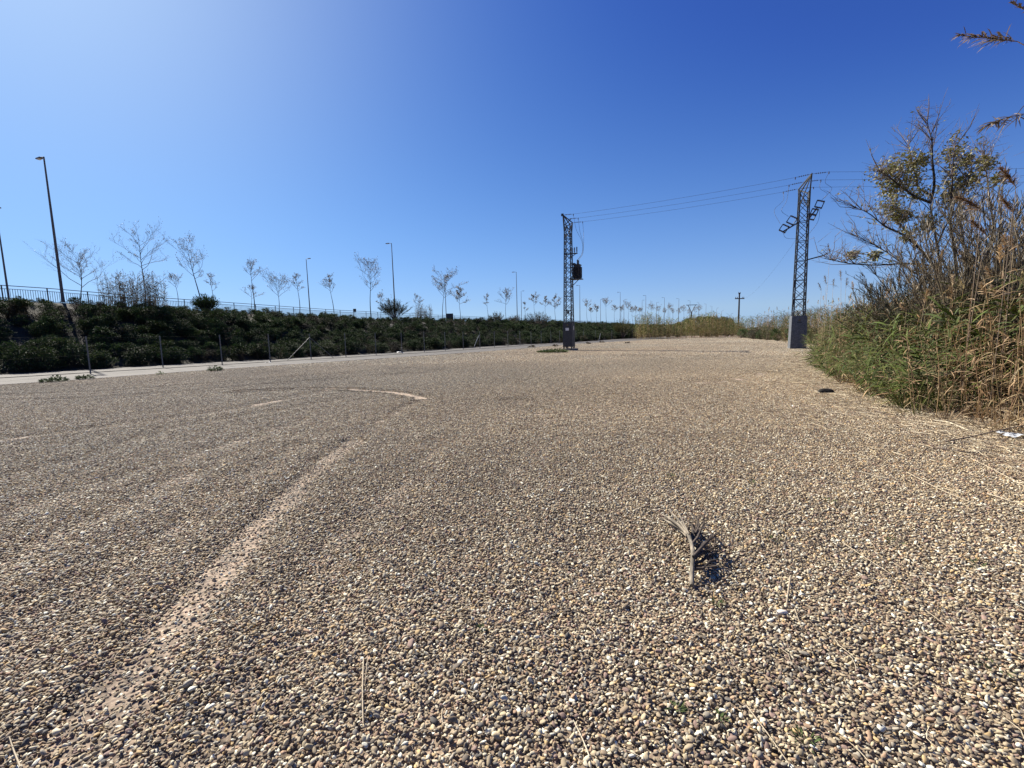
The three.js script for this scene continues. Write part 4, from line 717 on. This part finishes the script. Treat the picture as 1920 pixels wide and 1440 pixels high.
weed(102, 716, 36, 13, 'dark green leafy weed on the path edge, the largest of a pair', { n: 240, len: 0.14, cols: [[0.05, 0.08, 0.025], [0.035, 0.06, 0.02]] });
weed(160, 711, 22, 12, 'dark green weed at the foot of the fence post', { n: 160, len: 0.14, cols: [[0.05, 0.08, 0.025], [0.035, 0.06, 0.02]] });
weed(403, 696, 20, 14, 'dark leafy weed alone on the path edge between fence posts', { n: 140, len: 0.16, cols: [[0.05, 0.08, 0.025], [0.035, 0.06, 0.02]] });
weed(302, 703, 12, 8, 'small bright weed below the second fence post', { n: 50, len: 0.1 });
weed(1040, 661, 48, 9, 'heap of cut green plants at the foot of the transformer pylon', { n: 420, len: 0.22, name: 'cut_plants', cat: 'plants', cols: [[0.06, 0.085, 0.028], [0.045, 0.07, 0.025], [0.10, 0.12, 0.045]] });
weed(1022, 661, 30, 6, 'low end of cut green plants beside the gravel', { n: 200, len: 0.2, name: 'cut_plants', cat: 'plants' });
for (const [x, y, w, h] of [[997, 652, 10, 6], [1041, 650, 8, 5], [1128, 643, 8, 5], [1103, 645, 6, 4], [1176, 644, 6, 3]]) weed(x, y, w, h, 'small dark dry tuft along the edge of the gravel by the fence', { n: 60, len: 0.25, cols: [[0.09, 0.07, 0.05], [0.06, 0.05, 0.035]], group: 'dry tufts along the path', name: 'dry_tuft', cat: 'tuft' });
for (const [x, y, w, h] of [[492, 815, 22, 9], [1410, 908, 14, 8], [1552, 942, 24, 9], [1676, 1022, 30, 8], [1835, 1065, 30, 12], [1265, 1335, 26, 10], [1508, 1392, 34, 14], [1868, 1258, 40, 16], [1255, 895, 18, 6], [1350, 1352, 14, 6], [1442, 690, 10, 6], [1345, 1135, 14, 6], [1455, 1015, 18, 6], [905, 1185, 14, 8], [765, 747, 16, 3]]) weed(x, y, w, h, 'tiny green weed sprouting between the pebbles', { n: 18, len: 0.03, ratio: 0.3, group: 'tiny weeds in the gravel', cols: [[0.05, 0.075, 0.022], [0.07, 0.09, 0.03]] });

// ---------------------------------------------------------------- things lying on the gravel
{ // dry branch with splintered end
  const D = [V(0, 0, 0)]; const o = G(1298, 1100); const t = thing('dry_branch', 'pale splintered dry branch lying on the gravel', 'branch', V(o.x, 0, o.z)); const L = (px, py, h) => G(px, py, h * 1.3).sub(V(o.x, 0, o.z));
  const r = rng(9);
  obj('butt', new B().tube([L(1297, 1098, 0.02), L(1297, 1075, 0.045), L(1299, 1050, 0.07), L(1300, 1036, 0.085)], [0.014, 0.016, 0.015, 0.018], 9), M.dry, t);
  obj('limb', new B().tube([L(1300, 1038, 0.085), L(1297, 1020, 0.10), L(1292, 1005, 0.10), L(1283, 992, 0.085)], [0.015, 0.014, 0.014, 0.012], 8), M.dry, t);
  const sp = [[[1290, 1003, 0.10], [1276, 988, 0.09], [1258, 975, 0.06], [1238, 962, 0.03], 0.013], [[1288, 1000, 0.09], [1270, 982, 0.1], [1255, 972, 0.08], [1247, 966, 0.06], 0.012], [[1290, 1000, 0.1], [1278, 982, 0.12], [1266, 968, 0.11], [1254, 957, 0.09], 0.010], [[1286, 998, 0.075], [1272, 988, 0.06], [1252, 978, 0.03], [1240, 970, 0.02], 0.012], [[1292, 1002, 0.11], [1282, 980, 0.13], [1274, 966, 0.12], [1268, 955, 0.1], 0.007], [[1288, 1006, 0.07], [1280, 998, 0.05], [1268, 990, 0.03], [1258, 984, 0.015], 0.009]];
  for (const [a, b, c, e, w] of sp) obj('splinter', new B().tube([L(...a), L(...b), L(...c), L(...e)], [w, w, w * 0.8, w * 0.25], 5), M.dry, t);
  const dk = [[[1301, 1040, 0.08], [1312, 1026, 0.06], [1326, 1014, 0.05], [1340, 1002, 0.06], 0.012], [[1302, 1046, 0.07], [1318, 1035, 0.04], [1332, 1030, 0.03], [1346, 1022, 0.05], 0.013], [[1300, 1056, 0.06], [1316, 1052, 0.03], [1330, 1040, 0.03], [1342, 1036, 0.02], 0.011], [[1298, 1030, 0.09], [1300, 1012, 0.07], [1306, 996, 0.06], [1310, 972, 0.1], 0.010], [[1304, 1002, 0.07], [1300, 990, 0.07], [1292, 978, 0.06], [1286, 972, 0.05], 0.007], [[1296, 1012, 0.07], [1300, 1000, 0.04], [1298, 992, 0.03], [1302, 985, 0.03], 0.014], [[1303, 1060, 0.05], [1315, 1062, 0.03], [1322, 1060, 0.02], [1334, 1056, 0.02], 0.010]];
  dk.push([[1300, 1044, 0.09], [1320, 1022, 0.1], [1334, 1008, 0.09], [1350, 998, 0.12], 0.010], [[1298, 1020, 0.1], [1308, 1008, 0.12], [1316, 990, 0.13], [1322, 976, 0.16], 0.009], [[1300, 1066, 0.05], [1318, 1066, 0.05], [1332, 1052, 0.06], [1350, 1048, 0.07], 0.010], [[1304, 1000, 0.09], [1312, 985, 0.1], [1308, 975, 0.12], [1300, 964, 0.1], 0.008]);
  for (const [a, b, c, e, w] of dk) { const p = [L(...a), L(...b), L(...c), L(...e)]; const s = obj('side_twig', new B().tube(p, [w * 1.1, w, w * 0.8, w * 0.35], 5), M.dryDark, t); const g = new B(); for (let k = 0; k < 3; k++) { const q = p[1].clone().lerp(p[3], U(0.0, 0.9, r)); g.tube([q, q.clone().add(V(U(-0.02, 0.09, r), U(-0.015, 0.05, r), U(-0.09, 0.06, r)))], [0.005, 0.002], 4, W1, false); } obj('twiglet', g, M.dryDark, s); }
}
function stick(pts, rad0, mat, label, group, name = 'reed_stalk') { const w = pts.map(([x, y, h = 0.016]) => { const g = G(x, y, h); g.y += Math.max(0, lotH(g.x, g.z)); return g; }); const rad = rad0 * 0.55; const o = w[0].clone(), loc = w.map((p) => p.sub(o)); const t = thing(name, label, 'stick', o, 0, group); const c = curve(loc, 10); obj('stalk', new B().tube(c, c.map((_, k) => rad * (1 - 0.45 * k / c.length)), 6), mat, t); const m = c[6]; obj('node', new B().tube([m.clone().lerp(c[5], 0.12), m.clone().lerp(c[7], 0.12)], rad * 1.15, 6), mat, t); return t; }
const straw1 = std([0.34, 0.28, 0.19], 0.8), straw2 = std([0.28, 0.23, 0.16], 0.85), straw3 = std([0.10, 0.072, 0.055], 0.9), straw4 = std([0.48, 0.42, 0.3], 0.8);
stick([[1482, 1082], [1478, 1110], [1474, 1140]], 0.011, straw2, 'short grey stick standing apart from the dry branch beside a pale pebble');
stick([[1490, 1142], [1496, 1160], [1502, 1178]], 0.004, straw1, 'thin straw just below the short grey stick');
stick([[682, 1240], [680, 1300], [681, 1360]], 0.007, straw1, 'long upright straw lying beside the bare soil track');
stick([[690, 1235], [684, 1290]], 0.004, straw2, 'thin straw touching the long straw beside the track');
stick([[1400, 1325], [1440, 1378], [1480, 1435]], 0.005, straw1, 'long pale straw lying across the largest pebbles');
stick([[1580, 1018], [1620, 1045], [1672, 1078]], 0.006, straw1, 'long thin straw lying diagonally on the gravel past the branch');
stick([[1700, 886], [1765, 920], [1838, 950]], 0.009, straw1, 'long pale reed stalk lying on the gravel in front of the thicket');
stick([[1735, 1145], [1775, 1175]], 0.004, straw1, 'short straw by a tiny weed on the gravel');
stick([[1750, 789], [1775, 792], [1800, 801], [1818, 808]], 0.028, straw4, 'thick bleached reed cane at the edge of the thicket');
stick([[1772, 829, 0.03], [1820, 820, 0.06], [1870, 808, 0.12], [1925, 797, 0.2]], 0.018, straw3, 'dark bare branch sticking out of the thicket over the litter', null, 'bare_branch');
stick([[1740, 838], [1780, 845], [1820, 849], [1850, 846]], 0.018, straw3, 'dark branch lying flat on the straw', null, 'bare_branch');
stick([[1640, 770], [1660, 776], [1690, 779]], 0.016, straw3, 'short dark stick among the straw near the green edge', null, 'bare_branch');
stick([[1590, 735], [1610, 733], [1640, 738]], 0.016, straw4, 'pale cane lying next to the dark stone');
stick([[1820, 860], [1870, 885], [1925, 915]], 0.010, straw1, 'pale reed stalk lying below the dark branches');
stick([[1690, 790], [1740, 806], [1790, 822]], 0.010, straw1, 'pale reed stalk lying parallel to the thick cane');
stick([[38, 1438], [25, 1405], [18, 1385]], 0.006, straw1, 'bleached straw lying on the gravel left of the bare soil track');
stick([[1105, 1418], [1092, 1385], [1075, 1350]], 0.005, straw4, 'pale split straw among the pebbles left of the long straw');
{
  const rock = (px, py, s, mat, label, nm, cat, seed) => { const p = G(px, py); const g = pebbleGeo(2, seed); g.scale(s * 1.5, s * 1.35, s); const t = obj(nm, g, mat); t.position.set(p.x, s * 0.25, p.z); return tag(t, label, cat); };
  rock(1546, 737, 0.13, M.stone, 'dark stone lying on the straw near the reeds', 'stone', 'stone', 501); rock(1466, 1150, 0.022, std([0.66, 0.6, 0.5], 0.7), 'pale oval pebble at the end of the short grey stick', 'pale_pebble', 'pebble', 502);
  const crump = (px, py, w, label) => { const p = G(px, py); const r = rng((px + py) | 0), b = new B(); const n = 7; const q = (i, j) => V((i / n - 0.5) * w, Math.max(0.01, 0.16 * w * (noise(i * 1.3 + px, j * 1.3) + 0.2) * Math.sin(Math.PI * i / n) + 0.015), (j / n - 0.5) * w * 0.6); const grid = []; for (let i = 0; i <= n; i++) { grid.push([]); for (let j = 0; j <= n; j++) grid[i].push(q(i, j).add(V(U(-0.04, 0.04, r) * w, U(0, 0.05, r) * w, U(-0.04, 0.04, r) * w))); } for (let i = 0; i < n; i++) for (let j = 0; j < n; j++) b.quad(grid[i][j], grid[i][j + 1], grid[i + 1][j + 1], grid[i + 1][j]); const t = obj('plastic_litter', b, M.white); t.position.set(p.x, 0.02, p.z); return tag(t, label, 'litter'); };
  crump(1908, 823, 0.26, 'crumpled white plastic lying under the dark bare branch'); crump(1880, 816, 0.14, 'small scrap of white plastic touching the thicket'); crump(748, 663, 0.9, 'white scrap of plastic lying on the path by the fence'); crump(503, 681, 0.4, 'small white scrap at the foot of a fence post');
}

// ---------------------------------------------------------------- tree, brushwood and plumed reeds in the thicket
{
  const D = 14, t = thing('leafy_tree', 'half-bare tree with yellowish green leaves rising behind the reeds', 'tree', V(P(1775, 560, D).x, 0, -D)); const o = t.position; const r = rng(61);
  const limbs = [[[1778, 760], [1772, 640], [1768, 545], [1757, 460], [1747, 400], [1745, 378], 0.10, 0], [[1745, 378], [1752, 345], [1748, 300], [1747, 262], [1740, 236], [1738, 222], 0.055, 0.3], [[1745, 380], [1715, 368], [1690, 350], [1672, 336], [1655, 324], [1645, 318], 0.05, -0.8], [[1746, 366], [1722, 352], [1718, 335], [1712, 310], [1706, 282], [1704, 262], 0.045, 0.8], [[1796, 560], [1790, 470], [1783, 420], [1785, 350], [1788, 300], [1790, 262], 0.06, -1.2], [[1765, 520], [1728, 470], [1700, 435], [1682, 415], [1676, 390], [1672, 365], 0.06, 0.6], [[1728, 470], [1690, 438], [1660, 425], [1632, 402], [1612, 392], [1598, 388], 0.04, -0.5], [[1762, 500], [1700, 494], [1650, 497], [1600, 495], [1570, 490], [1545, 484], 0.045, -1.4], [[1830, 540], [1862, 440], [1855, 370], [1850, 330], [1846, 300], [1846, 275], 0.05, 0.8], [[1764, 480], [1790, 430], [1820, 380], [1835, 340], [1842, 310], [1850, 290], 0.03, 1.2], [[1768, 540], [1720, 515], [1680, 485], [1650, 465], [1620, 450], [1600, 440], 0.035, 0.9], [[1757, 460], [1775, 420], [1800, 380], [1812, 350], [1818, 330], [1824, 310], 0.03, -0.6]];
  const tr = new B(), tw = new B(), lf = new B(); const W = limbs.map((l) => { const pts = l.slice(0, 6).map(([x, y], k) => { const q = P(x, y, D + l[7] * (k / 5)); if (l[6] === 0.10 && k === 0) q.y = -0.1; return q.sub(o); }); return { pts: curve(pts, 12), r: l[6] }; });
  const spots = [[1655, 325, 16], [1672, 310, 15], [1690, 345, 18], [1706, 300, 14], [1712, 330, 14], [1670, 380, 15], [1680, 400, 10], [1785, 285, 13], [1786, 320, 13], [1784, 350, 17], [1800, 345, 13], [1745, 412, 14], [1850, 305, 11], [1720, 365, 12], [1735, 425, 9], [1665, 350, 13], [1780, 372, 10], [1812, 300, 9], [1826, 335, 10], [1872, 335, 9], [1698, 405, 9], [1728, 300, 8], [1640, 480, 8], [1600, 478, 7], [1700, 440, 9]].map(([x, y, s]) => [P(x, y, D).sub(o), s * D / FPX]);
  const yc = [[0.19, 0.185, 0.042], [0.25, 0.22, 0.07], [0.14, 0.15, 0.038], [0.21, 0.165, 0.06]];
  for (const l of W) {
    tr.tube(l.pts, l.pts.map((_, k) => l.r * 0.74 * (1 - 0.93 * k / 12)), 6);
    for (let s = 0; s < 34; s++) {
      const k = 3 + (r() * 9) | 0, p = l.pts[k], dir = V().subVectors(l.pts[Math.min(12, k + 1)], l.pts[Math.max(0, k - 1)]).normalize().add(V(U(-1, 1, r), U(-0.2, 0.9, r), U(-1, 1, r))).normalize(), len = U(0.35, 1.15, r), m = p.clone().addScaledVector(dir, len * 0.5), e = m.clone().addScaledVector(dir.clone().add(V(U(-0.4, 0.4, r), U(0, 0.4, r), U(-0.4, 0.4, r))).normalize(), len * 0.5); tw.tube([p, m, e], [0.011, 0.008, 0.003], 3, W1, false);
      for (let w = 0; w < 3; w++) { const z = p.clone().lerp(e, U(0.35, 1, r)), z2 = z.clone().add(V(U(-0.3, 0.3, r), U(-0.05, 0.35, r), U(-0.3, 0.3, r))); tw.tube([z, z2], [0.0055, 0.002], 3, W1, false); const nr = spots.some(([c, R]) => Math.hypot(z2.x - c.x, z2.y - c.y) < R * 1.5); if (nr || r() < 0.12) for (let j = 0; j < (nr ? 4 : 2); j++) lf.leaf(z.clone().lerp(z2, r()), V(U(-1, 1, r), U(-0.7, 0.5, r), U(-1, 1, r)).normalize(), V(U(-1, 1, r), 1, U(-1, 1, r)).normalize(), U(0.07, 0.13, r), 0.05, vary(pick(yc, r), r)); }
    }
  }
  for (const [c, R] of spots) for (let k = 0; k < 170; k++) { const p = c.clone().add(V(U(-1, 1, r) + U(-0.4, 0.4, r), U(-1, 1, r) + U(-0.4, 0.4, r), U(-1.2, 1.2, r)).multiplyScalar(R)); lf.leaf(p, V(U(-1, 1, r), U(-0.7, 0.5, r), U(-1, 1, r)).normalize(), V(U(-1, 1, r), 1, U(-1, 1, r)).normalize(), U(0.08, 0.14, r), 0.055, vary(pick(yc, r), r)); if (k % 5 === 0) tw.tube([c.clone().add(V(U(-0.1, 0.1, r), -R * 0.6, U(-0.1, 0.1, r))), p], [0.006, 0.002], 3, W1, false); }
  obj('trunk', tr, std([0.075, 0.06, 0.055], 0.95, { map: barkT }), t); obj('twigs', tw, std([0.12, 0.095, 0.085], 0.95), t); obj('leaves', lf, M.leafThin, t);
}
function brush(label, cx, d, w, H, n, cols, seed, lean) {  // dense fan of fine twigs
  const r = rng(seed), t = thing('brushwood', label, 'shrub', V(cx, 0, -d)), st = new B(), tw = new B();
  for (let k = 0; k < n; k++) {
    const b0 = V(U(-0.5, 0.5, r) * w * 0.7, 0, U(-1.0, 1.0, r)), e = b0.clone().add(V((b0.x / w) * 1.6 + lean * H * U(0.2, 0.7, r) + U(-0.7, 0.7, r), H * U(0.5, 1.05, r), U(-0.8, 0.8, r))), m = b0.clone().lerp(e, 0.5).add(V(-lean * 0.3, 0.25, 0)); const pts = curve([b0, m, e], 6); const c = vary(pick(cols, r), r); st.tube(pts, pts.map((_, i) => 0.022 * (1 - i / 7.5)), 3, c, false);
    for (let j = 0; j < 16; j++) { const i = 2 + (r() * 4) | 0, p = pts[i], dir = V().subVectors(pts[i + 1] || pts[i], pts[i - 1]).normalize().add(V(U(-0.8, 0.8, r) + lean * 0.3, U(-0.1, 0.6, r), U(-0.8, 0.8, r))).normalize(), l = U(0.3, 0.9, r), q = p.clone().addScaledVector(dir, l); tw.tube([p, p.clone().lerp(q, 0.5).add(V(U(-0.05, 0.05, r), 0.03, 0)), q], [0.007, 0.0055, 0.002], 3, vary(c, r), false); for (let z = 0; z < 5; z++) { const u = p.clone().lerp(q, U(0.3, 1, r)); tw.blade(u, dir.clone().add(V(U(-0.7, 0.7, r), U(-0.3, 0.5, r), U(-0.7, 0.7, r))), U(0.1, 0.26, r), 0.014, 0.15, vary(pick(cols, r), r), 2, r); } }
  }
  obj('stems', st, M.straw, t); obj('twigs', tw, M.straw, t); return t;
}
const brownC = [[0.105, 0.085, 0.055], [0.14, 0.11, 0.07], [0.08, 0.07, 0.048], [0.18, 0.14, 0.085]];
brush('tall dense brown brushwood at the right of the leafy tree', P(1925, 500, 10).x, 10, 3.8, 4.6, 170, brownC, 71, -0.1);
brush('dark brown brushwood behind the plumed reeds under the leafy tree', P(1800, 520, 12.5).x, 12.5, 4.0, 3.3, 90, [[0.08, 0.07, 0.05], [0.11, 0.09, 0.06], [0.07, 0.075, 0.045]], 72, -0.25);
brush('brown brushwood thinning towards the cables', P(1720, 540, 15).x, 15, 3.6, 2.9, 34, [[0.10, 0.09, 0.06], [0.13, 0.11, 0.07]], 73, -0.3);

function plumedReed(px, py, d, len, label, o = {}) {  // culm rising from the ground to a feathery head at the pixel
  if (!o.dx && d < 12) d += 1.3; const top = P(px, py, d), r = rng((px * 7 + py) | 0); const base = V(top.x + (o.dx ?? U(-0.05, 0.15, r)), 0, top.z - (o.dx ? 0 : U(0.0, 0.25, r))); const t = thing('plumed_reed', label, 'reed', base, 0, o.group); const e = top.clone().sub(base), m = e.clone().multiplyScalar(0.55); m.x -= e.x * 0.25; if (o.arch) { m.y += o.arch; }
  const c = curve([V(0, 0, 0), m, e], 10); obj('culm', new B().tube(c, c.map((_, k) => 0.0085 * (1 - 0.6 * k / 10)), 5, vary(o.culm || [0.34, 0.26, 0.15], r)), M.straw, t);
  const pl = new B(); plume(pl, e, o.dir || V(U(-0.5, 0.3, r), 0.7, U(-0.3, 0.3, r)), len, r, o.cols || [[0.42, 0.31, 0.19], [0.50, 0.38, 0.24], [0.33, 0.23, 0.14]], o.n || 120, 0.4); obj('plume', pl, M.reed, t);
  for (let k = 0; k < 5; k++) { const lf = new B(), p = c[3 + k], a = r() * 6.28; lf.blade(p, V(Math.cos(a), U(0.1, 0.9, r), Math.sin(a)), U(0.3, 0.5, r), 0.022, 0.3, vary(pick(reedDry, r), r), 4, r); obj('leaf', lf, M.reed, t); } return t;
}
const PG = 'dry plumed reeds standing over the thicket';
for (const [x, y, d, l] of [[1763, 492, 9, 0.32], [1808, 492, 9.2, 0.36], [1815, 500, 9.4, 0.3], [1733, 570, 8.6, 0.34], [1785, 562, 8.4, 0.34], [1848, 555, 7.4, 0.32], [1858, 525, 7.6, 0.3], [1884, 470, 7.4, 0.34], [1872, 560, 7.0, 0.3], [1900, 470, 7.2, 0.3], [1700, 585, 9.6, 0.3], [1760, 590, 8.2, 0.3], [1660, 560, 11.5, 0.3], [1712, 545, 10.5, 0.3]]) plumedReed(x, y, d, l, 'dry pale reed with a feathery drooping plume over the thicket', { group: PG });
for (const [x, y, d, l] of [[1840, 395, 6.6, 0.42], [1848, 440, 6.8, 0.4], [1905, 350, 6.0, 0.45], [1900, 400, 6.3, 0.4]]) plumedReed(x, y, d, l, 'tall reed with a thick brown plume in front of the brushwood', { group: 'brown plumes before the brushwood', culm: [0.16, 0.115, 0.075], cols: [[0.22, 0.14, 0.08], [0.28, 0.18, 0.1], [0.16, 0.1, 0.06]], n: 190, dir: V(-0.5, 0.5, 0) });
for (const [x, y, d, l] of [[1556, 478, 19, 0.5], [1577, 528, 18, 0.5], [1549, 535, 20, 0.45], [1540, 545, 21, 0.4], [1586, 540, 17, 0.4], [1562, 540, 19, 0.4]]) plumedReed(x, y, d, l, 'tall reed with a closed spear-shaped plume beside the fuse pylon', { group: 'spear-shaped plumes by the pylon', n: 70, dir: V(-0.12, 1, 0), cols: [[0.17, 0.13, 0.09], [0.22, 0.17, 0.11]] });
// giant canes leaning in from the right edge
plumedReed(1908, 78, 4.2, 0.56, 'overhanging cane with a dark drooping plume high over the thicket', { dir: V(-1, 0.1, 0.05), dx: 1.5, arch: 1.2, cols: [[0.13, 0.095, 0.065], [0.17, 0.125, 0.085], [0.26, 0.2, 0.14]], n: 120 });
plumedReed(1930, 22, 4.4, 0.24, 'overhanging dark cane tip above the drooping plume at the top', { dir: V(-1, 0.35, 0.0), dx: 1.6, arch: 1.3, cols: [[0.13, 0.095, 0.065], [0.17, 0.125, 0.085]], n: 40 });
plumedReed(1922, 214, 4.0, 0.42, 'overhanging cane leaf and thin plume below the highest plume', { dir: V(-1, -0.1, 0.0), dx: 1.3, arch: 0.9, cols: [[0.13, 0.1, 0.07], [0.18, 0.14, 0.095]], n: 70 });

scene.traverse((o) => { if (o.isMesh) { o.castShadow = true; o.receiveShadow = true; } });
renderer.render(scene, camera);
